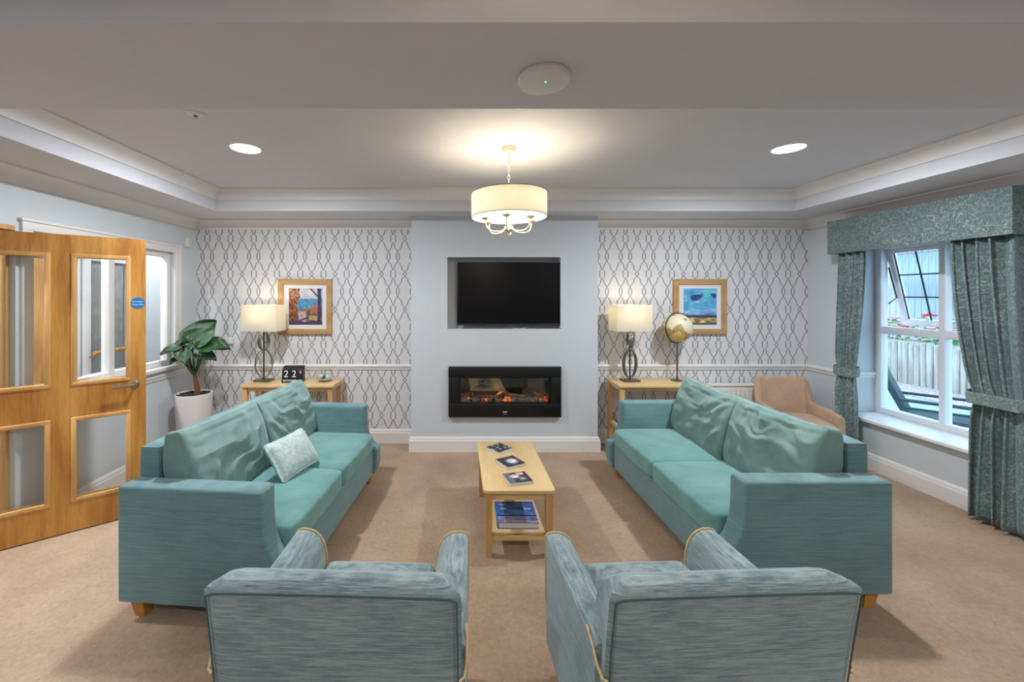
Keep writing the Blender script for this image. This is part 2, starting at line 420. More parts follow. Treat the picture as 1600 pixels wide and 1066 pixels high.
dd = [(0, dz-.03), (.010, dz-.03), (.012, dz-.018), (.006, dz-.012), (.018, dz-.004), (.024, dz+.014), (.016, dz+.026), (0, dz+.03)]
sweep('trim_5', dd, [(CX0, YB), (XL, YB), (XL, DY1+.02)], 'paint_trim', label='white dado rail on the left alcove and left wall')
sweep('trim_6', dd, [(XR, RY1), (XR, YB), (CX1, YB)], 'paint_trim', label='white dado rail on the right alcove')
sweep('trim_7', dd, [(RX-.08, RY1), (XR, RY1)], 'paint_trim', label='short piece of dado rail inside the window recess')

# ------------------------------------------------------------------ left internal window (window_1), corridor behind
w = bpy.data.objects.new('window_1', None); COL.objects.link(w); struct(w, 'white framed internal window looking into the corridor')
bm = bm_new(); A = .075
for a, b in (((XL-.005, WY0-A, WZ1), (XL+.022, WY1+A, WZ1+A)), ((XL-.005, WY0-A, WZ0), (XL+.022, WY0, WZ1)), ((XL-.005, WY1, WZ0), (XL+.022, WY1+A, WZ1))): box(bm, a, b, .006, 2)
for a, b in (((XL-.01, WY0-A-.012, WZ1+A-.014), (XL+.032, WY1+A+.012, WZ1+A+.004)), ((XL-.01, WY1+A-.014, WZ0), (XL+.032, WY1+A+.004, WZ1+A))): box(bm, a, b, .004, 2)
fin(bm, 'architrave', 'paint_trim', w)
B('window_sill', (XL-.06, WY0-A-.03, WZ0-.03), (XL+.05, WY1+A+.03, WZ0+.005), 'paint_trim', w, .006)
bm = bm_new()
for a, b in (((XL-.1, WY0, WZ1-.05), (XL-.03, WY1, WZ1)), ((XL-.1, WY0, WZ0), (XL-.03, WY1, WZ0+.06)), ((XL-.1, WY0, WZ0), (XL-.03, WY0+.05, WZ1)),
             ((XL-.1, WY1-.05, WZ0), (XL-.03, WY1, WZ1)), ((XL-.1, 3.46, WZ0), (XL-.03, 3.52, WZ1))): box(bm, a, b, .008, 2)
fin(bm, 'window_frame', 'paint_trim', w)
for a, b in ((WY0+.04, 3.47), (3.51, WY1-.04)): B('pane', (XL-.066, a, WZ0+.05), (XL-.06, b, WZ1-.04), 'glass_clear', w, smooth=0)
# corridor shell
HX = -4.45
struct(B('wall_corridor', (HX-.12, YF-.2, 0), (HX, 8.2, ZC), 'paint_wall', smooth=0))
struct(B('wall_corridor_end', (HX, 8.0, 0), (XL-T, 8.2, ZC), 'paint_wall', smooth=0))
struct(B('wall_corridor_near', (HX, YF-.2, 0), (XL-T, YF, ZC), 'paint_wall', smooth=0))
struct(B('wall_corridor_side', (XL-T, YB+.15, 0), (XL-.0, 8.0, ZC), 'paint_wall', smooth=0))
d2 = bpy.data.objects.new('door_2', None); COL.objects.link(d2); struct(d2, 'oak door across the corridor seen through the glass'); d2.location = (HX, 4.28, 0)
B('door_leaf', (0, -.42, .01), (.03, .42, 2.04), 'oak_door', d2, .003)
bm = bm_new()
for a, b in (((0, -.50, 0), (.045, -.42, 2.12)), ((0, .42, 0), (.045, .50, 2.12)), ((0, -.50, 2.045), (.045, .50, 2.12))): box(bm, a, b, .006, 2)
fin(bm, 'door_frame', 'paint_trim', d2)
B('vision_panel', (.03, .20, .75), (.034, .30, 1.25), 'dark_steel', d2)
fin(lathe(bm_new(), [(.0, 0), (.045, 0), (.045, .003), (.0, .003)], 24), 'fire_sign', 'sticker_blue', d2, loc=(.031, -.10, 1.60), rot=(0, PI/2, 0))
w3 = bpy.data.objects.new('window_3', None); COL.objects.link(w3); struct(w3, 'white framed corridor window seen through the oak door'); w3.location = (HX, 5.18, 0)
bm = bm_new()
for a, b in (((0, -.36, .64), (.05, -.27, 2.16)), ((0, .27, .64), (.05, .36, 2.16)), ((0, -.36, 2.06), (.05, .36, 2.16)), ((0, -.38, .60), (.08, .38, .70))): box(bm, a, b, .006, 2)
fin(bm, 'window_frame', 'paint_trim', w3)
B('backing', (.002, -.27, .70), (.008, .27, 2.06), 'corridor_paper', w3, smooth=0)
B('pane', (.028, -.27, .70), (.032, .27, 2.06), 'glass_clear', w3, smooth=0)
hr = thing('handrail', 'wooden handrail in the corridor seen through the door glass', 'handrail', (HX+.13, 5.2, .955))
fin(tube(bm_new(), [(0, -.34, 0), (0, .34, 0)], .025, 12), 'rail', 'oak_door', hr)
for yy in (-.31, .31): fin(tube(bm_new(), [(-.082, yy, -.05), (-.03, yy, -.05), (0, yy, -.02)], .01, 8), 'bracket', 'steel', hr)

# ------------------------------------------------------------------ right window (window_2)
w2 = bpy.data.objects.new('window_2', None); COL.objects.link(w2); struct(w2, 'white framed window with one top light propped open')
fx0, fx1 = 4.20, 4.27; zt = 1.30
lights = [(3.585, RY1-.06), (3.10, 3.535), (RY0+.06, 3.05)]
bm = bm_new(); F = .06
for a, b in (((fx0, RY0, RZ0+.03), (fx1, RY1, RZ0+.03+F)), ((fx0, RY0, RZ1-F), (fx1, RY1, RZ1)), ((fx0, RY0, RZ0+.03), (fx1, RY0+F, RZ1)), ((fx0, RY1-F, RZ0+.03), (fx1, RY1, RZ1)),
             ((fx0, 3.535, RZ0+.03), (fx1, 3.585, RZ1)), ((fx0, 3.05, RZ0+.03), (fx1, 3.10, RZ1)), ((fx0, RY0, zt-.035), (fx1, RY1, zt+.035))): box(bm, a, b, .008, 2)
fin(bm, 'window_frame', 'upvc', w2)
for (y0, y1) in lights: B('pane', (4.232, y0, RZ0+.08), (4.238, y1, zt-.03), 'glass_window', w2, smooth=0)
def sash(y0, y1, ang):
    e = bpy.data.objects.new('sash', None); COL.objects.link(e); e.parent = w2; e.location = (4.262, (y0+y1)/2, RZ1-.05); e.rotation_euler = (0, -R(ang), 0)
    h = RZ1-.05-(zt+.035); hw = (y1-y0)/2+.006; S = .055; bm = bm_new()
    for a, b in (((-.02, -hw, -h), (.03, -hw+S, 0)), ((-.02, hw-S, -h), (.03, hw, 0)), ((-.02, -hw, -h), (.03, hw, -h+S)), ((-.02, -hw, -S), (.03, hw, 0))): box(bm, a, b, .008, 2)
    fin(bm, 'sash_frame', 'upvc', e)
    B('sash_pane', (.003, -hw+S, -h+S), (.008, hw-S, -S), 'glass_window', e, smooth=0)
    bm = bm_new(); gx = (-.004, .003)
    box(bm, (gx[0], -.006, -h+S), (gx[1], .006, -S))
    for k in (1, 2):
        zz = -S-(h-2*S)*k/3; box(bm, (gx[0], -hw+S, zz-.006), (gx[1], hw-S, zz+.006))
    for yy in (-hw+S, hw-S-.008): box(bm, (gx[0], yy, -h+S), (gx[1], yy+.008, -S))
    fin(bm, 'leading', 'ledge_lead', e, smooth=0)
    B('sash_handle', (-.045, -.012, -h+.02), (-.02, .012, -h+.10), 'white_plastic', e, .006)
for i, (y0, y1) in enumerate(lights): sash(y0, y1, 13 if i == 0 else 9 if i == 1 else 0)
bm = bm_new(); tube(bm, [(4.262, RY1-.075, 1.92), (4.34, RY1-.075, 1.62), (4.262, RY1-.075, 1.56)], .007, 6); fin(bm, 'stay', 'dark_steel', w2)
B('window_sill', (XR-.045, RY0, RZ0), (fx0+.02, RY1-.001, RZ0+.032), 'upvc', w2, .008)

# ------------------------------------------------------------------ oak door (door_1), standing open
d1 = bpy.data.objects.new('door_1', None); COL.objects.link(d1); struct(d1, 'glazed oak door standing open beside the left sofa')
d1.location = (-3.093, 2.529, 0); d1.rotation_euler = (0, 0, math.atan2(.576, .725))
DW, DT, DH = .926, .022, 2.06
cols = [(.096, .406), (.520, .830)]; rows = [(.215, .79), (1.02, 1.925)]
bm = bm_new(); xs = [0, cols[0][0], cols[0][1], cols[1][0], cols[1][1], DW]; z0 = .008
for a, b in ((0, cols[0][0]), (cols[0][1], cols[1][0]), (cols[1][1], DW)): B('stile', (a, -DT, z0), (b, DT, DH), 'oak_door', d1, smooth=0)
bm = bm_new()
for (a, b) in cols:
    for (p, q) in ((z0, rows[0][0]), (rows[0][1], rows[1][0]), (rows[1][1], DH)): B('rail', (a, -DT, p), (b, DT, q), 'oak_door', d1, smooth=0)
for (a, b) in cols:
    for k, (p, q) in enumerate(rows):
        bm = bm_new(); g = .022
        for sy in (-1, 1):
            y0, y1 = sorted((sy*(DT-.012), sy*(DT+.007)))
            for c, e in (((a-.006, y0, p-.006), (a+g, y1, q+.006)), ((b-g, y0, p-.006), (b+.006, y1, q+.006)), ((a, y0, p-.006), (b, y1, p+g)), ((a, y0, q-g), (b, y1, q+.006))): box(bm, c, e, .004, 2)
        bead = fin(bm, 'glazing_bead', 'oak_bead', d1)
        B('glass_pane', (a+.005, -.003, p+.005), (b-.005, .003, q-.005), 'glass_clear', d1, smooth=0)
hd = bpy.data.objects.new('door_handle', None); COL.objects.link(hd); hd.parent = d1; hd.location = (DW-.062, -DT, .985)
fin(lathe(bm_new(), [(0, 0), (.026, 0), (.026, .008), (.023, .010), (0, .010)], 24), 'rose', 'steel', hd, rot=(PI/2, 0, 0))
fin(tube(bm_new(), [(0, 0, 0), (0, -.045, 0), (-.012, -.056, 0), (-.03, -.058, 0), (-.13, -.056, -.004)], .0095, 10), 'lever', 'steel', hd)
st = bpy.data.objects.new('fire_sign', None); COL.objects.link(st); st.parent = d1; st.location = (DW-.048, -DT-.0015, 1.585)
fin(lathe(bm_new(), [(0, 0), (.042, 0), (.042, .0012), (0, .0012)], 32), 'disc', 'sticker_blue', st, rot=(PI/2, 0, 0))
text('lettering', 'Fire door', .017, 'card_white', st, (0, -.0016, .010), (PI/2, 0, 0))
text('lettering', 'keep shut', .017, 'card_white', st, (0, -.0016, -.011), (PI/2, 0, 0))
bm = bm_new()
for a, b in (((XL-T-.02, DY1-.02, 0), (XL-.04, DY1, 2.1)), ((XL-T-.02, DY0, 0), (XL, DY0+.03, 2.1)), ((XL-T-.02, DY0, 2.07), (XL, DY1, 2.1))): box(bm, a, b)
struct(fin(bm, 'trim_8', 'oak_bead', smooth=0), 'oak lining of the doorway in the left wall')

# ------------------------------------------------------------------ ceiling fittings
def downlight(loc, power, label):
    t = thing('downlight', label, 'ceiling light', loc)
    fin(lathe(bm_new(), [(.094, .0), (.097, -.004), (.10, -.006), (.108, -.004), (.112, 0)], 40, cap=False), 'bezel', 'white_plastic', t)
    fin(lathe(bm_new(), [(0, -.004), (.096, -.004), (.096, 0), (0, 0)], 40), 'diffuser', 'led_white', t)
    lamp('AREA', 'downlight_beam', t, (0, 0, -.012), power, C_COOL, .17, (0, 0, 0))
    return t
downlight((-1.50, 2.89, ZC), POW_DOWN, 'round white ceiling downlight above the left sofa')
downlight((2.33, 2.89, ZC), POW_DOWN, 'round white ceiling downlight above the right sofa')
downlight((-1.50, -.55, ZC), POW_NEAR_FILL, 'unseen round downlight added behind the camera on the door side to light the foreground')  # added fill, out of view: lights the foreground from behind the camera
downlight((2.33, -.55, ZC), POW_NEAR_FILL, 'unseen round downlight added behind the camera on the window side to light the foreground')  # second added fill light behind the camera, never in view
downlight((-3.7, 3.6, ZC), POW_CORR_FILL, 'unseen round downlight added to light the corridor by the internal window')  # invented fitting, unseen: brightens the corridor behind the glass
downlight((-3.55, 2.0, ZC), 70, 'unseen round downlight added outside the doorway to brighten the floor by the door')  # added out of view so light spills through the doorway onto the carpet
downlight((-3.7, 5.9, ZC), POW_CORR_FILL, 'unseen round downlight added to light the far corridor')  # another added, unseen light for the corridor
t = thing('wireless_access_point', 'white domed disc with a green light under the ceiling beam', 'access point', (.325, 1.56, ZS))
fin(lathe(bm_new(), [(0, 0), (.094, 0), (.098, -.006), (.099, -.014), (.093, -.026), (.075, -.034), (.045, -.039), (0, -.041)], 48), 'housing', 'white_plastic', t)
fin(lathe(bm_new(), [(0, 0), (.0035, 0), (.0035, -.002), (0, -.002)], 12), 'indicator', 'led_green', t, loc=(0, -.035, -.0385))
t = thing('smoke_detector', 'small white disc detector on the ceiling beside the beam', 'detector', (-1.50, 2.34, ZC))
fin(lathe(bm_new(), [(0, 0), (.045, 0), (.045, -.006), (.03, -.012), (0, -.013)], 32), 'base', 'white_plastic', t)
fin(lathe(bm_new(), [(0, -.012), (.012, -.012), (.010, -.018), (0, -.019)], 20), 'sensor', 'dark_steel', t)
t = tag(B('motion_sensor', (XL, 4.36, 2.16), (XL+.03, 4.42, 2.26), 'white_plastic', None, .008), 'small white sensor box high on the left wall by the corner', 'sensor')
t = tag(B('thermostat', (-2.66, YB-.03, 1.10), (-2.50, YB, 1.175), 'white_plastic', None, .01), 'white control box on the trellis wall behind the plant', 'thermostat')

# pendant
px, py = .356, 2.88
t = thing('pendant_light', 'cream drum shade pendant with six curved arms hanging on a chain', 'pendant light', (px, py, 0))
fin(lathe(bm_new(), [(0, ZC), (.05, ZC), (.052, ZC-.02), (.048, ZC-.036), (.018, ZC-.045), (0, ZC-.047)], 32), 'ceiling_rose', 'chandelier_cream', t)
bm = bm_new(); z = ZC-.045; k = 0
while z > 2.10+.20:
    c = z-.014; pts = []
    for j in range(12):
        a = 2*PI*j/12; rx = .0075*math.cos(a); rz = .019*math.sin(a)
        pts.append((rx, 0, c+rz) if k % 2 else (0, rx, c+rz))
    tube(bm, pts, .0022, 6, True); z -= .03; k += 1
fin(bm, 'chain', 'chandelier_cream', t)
SR, SZ0, SZ1 = .263, 2.188, 2.356
fin(lathe(bm_new(), [(SR, SZ0), (SR, SZ1), (SR-.003, SZ1), (SR-.003, SZ0), (SR, SZ0)], 72, cap=False), 'lamp_shade', 'pendant_shade_fabric', t)
bm = bm_new()
for zz in (SZ0, SZ1): tube(bm, [(SR*math.cos(2*PI*j/72), SR*math.sin(2*PI*j/72), zz) for j in range(72)], .003, 6, True)
fin(bm, 'shade_ring', 'pewter', t)
bm = bm_new(); tube(bm, [(0, 0, 2.33), (0, 0, 2.12)], .006, 10)
lathe(bm, [(0, 2.055), (.006, 2.06), (.008, 2.072), (.006, 2.08), (.022, 2.09), (.036, 2.105), (.03, 2.122), (.012, 2.135), (0, 2.137)], 20)
for a in (0, 120, 240): tube(bm, [(0, 0, 2.31), (SR*math.cos(R(a+40)), SR*math.sin(R(a+40)), SZ1-.03)], .0025, 6)
lathe(bm, [(0, 2.30), (.025, 2.302), (.025, 2.31), (0, 2.312)], 20)
fin(bm, 'column', 'chandelier_cream', t)
for k in range(6):
    a = R(60*k+18); ca, sa = math.cos(a), math.sin(a)
    path = [(.02, 2.105), (.06, 2.090), (.11, 2.085), (.145, 2.092), (.168, 2.112), (.175, 2.14), (.175, 2.165)]
    ar = fin(tube(bm_new(), [(r*ca, r*sa, zz) for r, zz in path], .0052, 8), 'arm', 'chandelier_cream', t)
    fin(lathe(bm_new(), [(0, 2.160), (.012, 2.162), (.03, 2.172), (.032, 2.176), (.012, 2.172), (.011, 2.20), (0, 2.20)], 16, (.175*ca, .175*sa, 0)), 'candle_cup', 'chandelier_cream', ar)
    fin(lathe(bm_new(), [(0, 2.20), (.009, 2.202), (.017, 2.222), (.012, 2.245), (.003, 2.262), (0, 2.263)], 14, (.175*ca, .175*sa, 0)), 'bulb', 'bulb_warm', ar)
    lamp('POINT', 'bulb_light', ar, (.155*ca, .155*sa, 2.255), POW_PEND/6, C_WARM, .03)

def copy_deep(o, parent=None):
    c = o.copy(); COL.objects.link(c); c.parent = parent
    if o.type == 'LIGHT': c.data = o.data.copy(); c.data.energy = o.data.energy*1.3
    for k in list(o.children): copy_deep(k, c)
    return c
pend_fill = copy_deep(t); pend_fill.location = (px, .30, 0); pend_fill['label'] = 'unseen drum shade pendant added overhead to light the foreground, twin of the one in view'  # added twin out of view: warm fill for beam face and armchairs

# ------------------------------------------------------------------ television and fire
t = thing('television', 'black flat television fixed inside the wall recess', 'television', (.535, CY+.02, 1.66))
tw, th = .548, .335
B('cabinet', (-tw, .015, -th), (tw, .05, th), 'black_plastic', t, .006)
bm = bm_new()
for a, b in (((-tw, -.004, th-.012), (tw, .015, th)), ((-tw, -.004, -th), (tw, .015, -th+.018)), ((-tw, -.004, -th), (-tw+.011, .015, th)), ((tw-.011, -.004, -th), (tw, .015, th))): box(bm, a, b, .003, 2)
fin(bm, 'bezel', 'black_plastic', t)
B('screen', (-tw+.01, .004, -th+.016), (tw-.01, .016, th-.01), 'screen', t, smooth=0)
fin(tube(bm_new(), [(-.27, .03, -th), (-.25, .03, -th-.03), (-.20, .03, -th-.045), (-.12, .03, -th-.047), (-.06, .03, -th-.025), (-.04, .03, -th)], .0035, 6), 'cable', 'cable_black', t)
fin(tube(bm_new(), [(.02, .03, -th), (.05, .03, -th-.03), (.12, .03, -th-.04), (.18, .03, -th-.03), (.22, .03, -th)], .003, 6), 'cable', 'white_plastic', t)
B('mount', (-.2, .05, -.15), (.2, .11, .15), 'black_metal', t)

t = thing('electric_fireplace', 'wide black wall-hung electric fire with logs behind glass', 'fireplace', (.486, CY, .635))
fw, fh = .587, .2615; ow, oh0, oh1 = .480, -.125, .150
bm = bm_new(); y0 = -.045
for a, b in (((-fw, y0, oh1), (fw, -.001, fh)), ((-fw, y0, -fh), (fw, -.001, oh0)), ((-fw, y0, oh0), (-ow, -.001, oh1)), ((ow, y0, oh0), (fw, -.001, oh1))): box(bm, a, b, .003, 2)
fin(bm, 'frame', 'black_metal', t)
bm = bm_new()
for a, b in (((-ow, -.02, oh1-.012), (ow, .17, oh1)), ((-ow, -.02, oh0), (ow, .17, oh0+.008)), ((-ow, -.02, oh0), (-ow+.018, .17, oh1)), ((ow-.018, -.02, oh0), (ow, .17, oh1)), ((-ow, .16, oh0), (ow, .17, oh1))): box(bm, a, b)
fin(bm, 'firebox', 'black_metal', t, smooth=0)
B('glass_pane', (-ow+.015, -.006, oh0+.006), (ow-.015, -.002, oh1-.010), 'glass_fire', t, smooth=0)
random.seed(4)
for p0, p1, r in (((-.30, .07, -.075), (-.10, .05, -.07), .013), ((-.12, .05, -.078), (.01, .06, -.02), .012), ((.01, .06, -.025), (.10, .07, -.06), .012), ((.07, .06, -.055), (.23, .05, -.07), .015), ((.32, .06, -.025), (.43, .05, -.085), .011), ((-.33, .06, -.095), (-.335, .07, -.03), .009)):
    p0, p1 = Vector(p0), Vector(p1)
    fin(tube(bm_new(), [p0.lerp(p1, k/4)+Vector((0, random.uniform(-.004, .004), random.uniform(-.004, .004))) for k in range(5)], [r*.8, r*1.1, r, r*1.1, r*.7], 8), 'log', 'fire_log', t)
bm = bm_new(); be = bm_new()
for k in range(150):
    x = random.uniform(-.45, .45); y = random.uniform(.015, .14); s_ = random.uniform(.010, .022)
    tgt = be if (math.sin(x*17)+math.sin(x*31+1)) > .7 and random.random() < .7 else bm
    bmesh.ops.create_icosphere(tgt, subdivisions=1, radius=s_, matrix=Matrix.Translation((x, y, oh0+.012+random.random()*.02)) @ Matrix.Diagonal((1, 1, .7, 1)))
o = fin(bm, 'coal_bed', 'pebble', t); o['kind'] = 'stuff'; o = fin(be, 'ember_bed', 'ember', t); o['kind'] = 'stuff'
lamp('POINT', 'ember_light', t, (-.05, .05, -.02), .35, (1, .5, .18), .03)
bm = bm_new()
for k, (a, b) in enumerate(((-.022, -.010), (-.008, .004), (.006, .022))): box(bm, (a, y0-.0008, -.212), (b, y0, -.202))
for k in range(4): box(bm, (-.014+.008*k, y0-.0008, -.232), (-.009+.008*k, y0, -.228))
fin(bm, 'maker_mark', 'card_white', t, smooth=0)
B('seam', (-ow-.01, y0-.001, oh0-.012), (ow+.01, y0+.001, oh0-.008), 'dark_steel', t, smooth=0)

# ------------------------------------------------------------------ sofas
random.seed(2)
L, DEP = 1.68, .86
def nz(p, s, o=0): return noise.noise(Vector((p[0]*s+o, p[1]*s+o*1.7, p[2]*s-o)))
def make_sofa(label, seed):
    t = thing('sofa', label, 'sofa', group='pair of facing teal sofas')
    prof = [(-.43, .10), (.43, .10), (.45, .18), (.452, .27), (.448, .32)] + [(.448-.112*math.sin(R(a)), .32+.22*(1-math.cos(R(a)))) for a in (10, 20, 30, 42, 54, 66, 78, 88)] + [(.334, .60), (.334, .668), (.320, .683), (-.43, .683)]
    for s_ in (-1, 1):
        y0, y1 = sorted((s_*L/2, s_*(L/2-.125)))
        fin(prism(bm_new(), prof, 'y', y0, y1, .016, 3, 30), 'arm', 'chenille_sofa', t, smooth=40)
    yi = L/2-.125
    fin(softbox(bm_new(), (.12, 2*yi, .74), .02, 10, (-.37, 0, .47)), 'backrest', 'chenille_sofa', t, smooth=50)
    B('base', (-.40, -yi, .10), (.415, yi, .315), 'chenille_sofa', t, .015)
    for s_ in (-1, 1):
        def seatfn(p, u, v, w, s_=s_):
            k = (1-abs(u)**4)*(1-abs(v)**4)
            if w > 0: p.z += .018*k+.006*nz(p, 5, seed+s_)*k
            p.x += .008*(1-v*v)*(1 if u > .9 else 0); return p
        fin(softbox(bm_new(), (.74, yi-.004, .145), .035, 18, (.055, s_*yi/2, .385), seatfn), 'seat_cushion', 'chenille_seat', t, smooth=70)
    for s_ in (-1, 1):
        bw = yi-.012
        def backfn(p, u, v, w, s_=s_):
            f = (1-abs(v)**4)*(1-abs(w)**4); tk = (.66+.34*(1-abs(w)**2.5))*(1-.30*max(0, w)**2)
            p.x *= tk*(1.0+.25*max(0, -w))
            if u > -.5:
                n1 = noise.noise(Vector((v*1.3+s_*3, w*1.3, seed))); n2 = noise.noise(Vector((v*2.6+s_*5, w*2.6, seed+7)))
                tt = w*1.1-.55*(v*.9-.3*s_)**2*1.2+.45*v*s_+.8*n1
                f1 = (.5+.5*math.sin(tt*7.5+s_))**2; f2 = (.5+.5*math.sin(tt*17+3*n2+seed))**2
                p.x += f*(.030*(f1-.35)*(.55+.8*n2)+.011*(f2-.35)*(.6+n1)+.012*n2)
                p.x -= .007*math.exp(-((w-.80)/.035)**2)*(u > .5)*(1-abs(v)**6)
            p.z += -.020*(1-v*v)*(w > .3)*1.0 + .012*nz((v*3, w, seed), 1.3, s_)
            p.y += .012*w*nz((v, w*2, seed+4), 1.4, s_)
            return p
        fin(softbox(bm_new(), (.19, bw, .47), .030, 44, fn=backfn), 'back_cushion', 'chenille_back', t, smooth=75,
            loc=(-.205, s_*(yi/2+.001), .675), rot=(R(1.5*s_), R(-11), 0))
    for sx in (-1, 1):
        for sy in (-1, 1):
            bm = bm_new(); cx, cy = sx*.36, sy*(L/2-.075)
            A = [bm.verts.new((cx+a*.037, cy+b*.037, .105)) for a, b in ((-1, -1), (1, -1), (1, 1), (-1, 1))]
            C = [bm.verts.new((cx+a*.026-sx*.012, cy+b*.026-sy*.0, 0)) for a, b in ((-1, -1), (1, -1), (1, 1), (-1, 1))]
            bm.faces.new(A); bm.faces.new(C[::-1])
            for k in range(4): bm.faces.new((A[k], C[k], C[(k+1) % 4], A[(k+1) % 4]))
            fin(bm, 'leg', 'leg_wood', t, smooth=0)
    return t
sr = make_sofa('teal two-seat sofa in front of the window', 11); sr.location = (1.805, 2.10+L/2, 0); sr.rotation_euler = (0, 0, PI)
sl = make_sofa('teal two-seat sofa beside the oak door with a silver scatter cushion on it', 23)
LA = R(-5.0)   # long axis swings towards the fireplace at the far end
nx0, ny0 = -1.722, 2.052
ca, sa = math.cos(LA), math.sin(LA)
nx0 += .010
sl.location = (nx0+.43*ca-(L/2)*sa, ny0+.43*sa+(L/2)*ca, 0); sl.rotation_euler = (0, 0, LA)

def pillowfn(p, u, v, w):
    e = (1-abs(u)**2.6)*(1-abs(v)**2.6); p.z *= .10+.9*max(0, e)**.55
    p.x *= 1-.05*(1-v*v); p.y *= 1-.06*(1-u*u); p.z += .006*nz(p, 14, 3)*e; return p
sc = fin(softbox(bm_new(), (.38, .27, .13), .03, 22, fn=pillowfn), 'scatter_cushion', 'cushion_damask', smooth=80)
sc.location = (-1.105, 2.735, .585); tag(sc, 'small silver patterned cushion leaning on the left sofa', 'cushion')
def basis(o, xa, n):
    n = Vector(n).normalized(); xa = Vector(xa); xa = (xa-n*xa.dot(n)).normalized(); ya = n.cross(xa)
    m = Matrix((xa, ya, n)).transposed().to_4x4(); m.translation = o.location; o.matrix_world = m
basis(sc, (.28, 1, 0), (.80, -.24, .58))

# ------------------------------------------------------------------ armchairs (backs to the camera)
def make_chair(label):
    t = thing('armchair', label, 'armchair', group='pair of armchairs seen from behind')
    Wd, D0 = .37, 0.0
    # back: leaning slab with rolled top
    prof = [(.10, .12, 0), (.06, .40, 0), (.03, .62, 0), (.004, .775, 0), (.0, .795, .002), (.005, .810, .010), (.022, .822, .024), (.045, .825, .034), (.075, .818, .040), (.10, .803, .038), (.125, .772, .028), (.15, .70, .02), (.17, .55, .02), (.22, .12, .02)]
    us = [.2*k for k in range(4)]+[.74, .80, .85, .89, .92, .945, .965, .98, .992, 1]; us = [-u for u in us[:0:-1]]+us
    bm = bm_new(); nxs = len(us)-1; rings = []
    for y, z, ins in prof:
        hw = Wd-ins*.55; row = []
        for k in range(nxs+1):
            u = us[k]; e = max(0, (abs(u)-.80)/.20); x = hw*u
            row.append(bm.verts.new((x, y+(.014 if y < .11 and z < .824 else 0)*e**3, z-ins*.9*(1-math.sqrt(max(0, 1-e*e))))))
        rings.append(row)
    for A, C in zip(rings, rings[1:]):
        for k in range(nxs): bm.faces.new((A[k], A[k+1], C[k+1], C[k]))
    for k in range(nxs): bm.faces.new((rings[0][k], rings[-1][k], rings[-1][k+1], rings[0][k+1]))
    bm.faces.new([r[0] for r in rings]); bm.faces.new([r[-1] for r in rings][::-1])
    fin(bm, 'backrest', 'chenille_chair', t, smooth=45)
    bm = bm_new()
    tube(bm, [(-Wd+.012, .003, .785), (-Wd+.03, -.0005, .794), (-Wd+.08, -.001, .796), (0, -.001, .797), (Wd-.08, -.001, .796), (Wd-.03, -.0005, .794), (Wd-.012, .003, .785)], .0024, 6)
    for s_ in (-1, 1): tube(bm, [(s_*(Wd-.012), .003, .785), (s_*(Wd-.010), .030, .62), (s_*(Wd-.010), .060, .40), (s_*(Wd-.010), .099, .13)], .0024, 6)
    fin(bm, 'seam', 'seam_thread', t)
    for s_ in (-1, 1):
        o, i = s_*(Wd+.012), s_*(Wd-.125)
        pr = [(o, .12), (o, .585), (o-s_*.010, .594), (o-s_*.03, .598), (o-s_*.06, .596), (o-s_*.085, .586), (o-s_*.108, .566), (o-s_*.124, .536), (o-s_*.134, .49), (i, .40), (i, .12)]
        if s_ < 0: pr = pr[::-1]
        # top drops a little towards the front/back: plain extrusion, ends bevelled
        arm = fin(prism(bm_new(), pr, 'y', .095, .665, .006, 2, 60), 'arm', 'chenille_chair', t, smooth=40)
        loop = [(o, y) for y in ()]
        crv = [(o, .30), (o, .50), (o, .585), (o-s_*.010, .595), (o-s_*.03, .600), (o-s_*.06, .598), (o-s_*.085, .588), (o-s_*.108, .568), (o-s_*.125, .538), (o-s_*.135, .49), (i, .40)]
        fin(tube(bm_new(), [(x, .666, z) for x, z in crv], .0045, 8), 'piping', 'piping_beige', arm)
        fin(tube(bm_new(), [(o+s_*.001, .16, .60), (o+s_*.002, .11, .585), (o+s_*.002, .072, .555), (o-s_*.004, .048, .535), (o-s_*.018, .040, .530)], .0042, 8), 'piping', 'piping_beige', arm)
    B('base', (-Wd+.12, .13, .12), (Wd-.12, .65, .33), 'chenille_chair', t, .012)
    def sf(p, u, v, w):
        if w > 0: p.z += .015*(1-u*u)*(1-v*v)
        return p
    fin(softbox(bm_new(), (2*(Wd-.128), .50, .14), .035, 12, (0, .425, .40), sf), 'seat_cushion', 'chenille_chair', t, smooth=70)
    for sx in (-1, 1):
        for y in (.17, .62):
            bm = bm_new(); cx = sx*(Wd-.05)
            A = [bm.verts.new((cx+a*.024, y+b*.024, .125)) for a, b in ((-1, -1), (1, -1), (1, 1), (-1, 1))]
            C = [bm.verts.new((cx+a*.018, y+b*.018+(.0 if y > .4 else -.03), 0)) for a, b in ((-1, -1), (1, -1), (1, 1), (-1, 1))]
            bm.faces.new(A); bm.faces.new(C[::-1])
            for k in range(4): bm.faces.new((A[k], C[k], C[(k+1) % 4], A[(k+1) % 4]))
            fin(bm, 'leg', 'leg_wood', t, smooth=0)
    return t
ch = make_chair('grey-teal armchair nearest the oak door, its back to us'); ch.location = (-.362, 1.150, 0); ch.rotation_euler = (0, 0, R(-2))
copy_tree(ch, (.795, 1.150, 0), R(2.5), 'grey-teal armchair nearest the window, its back to us')

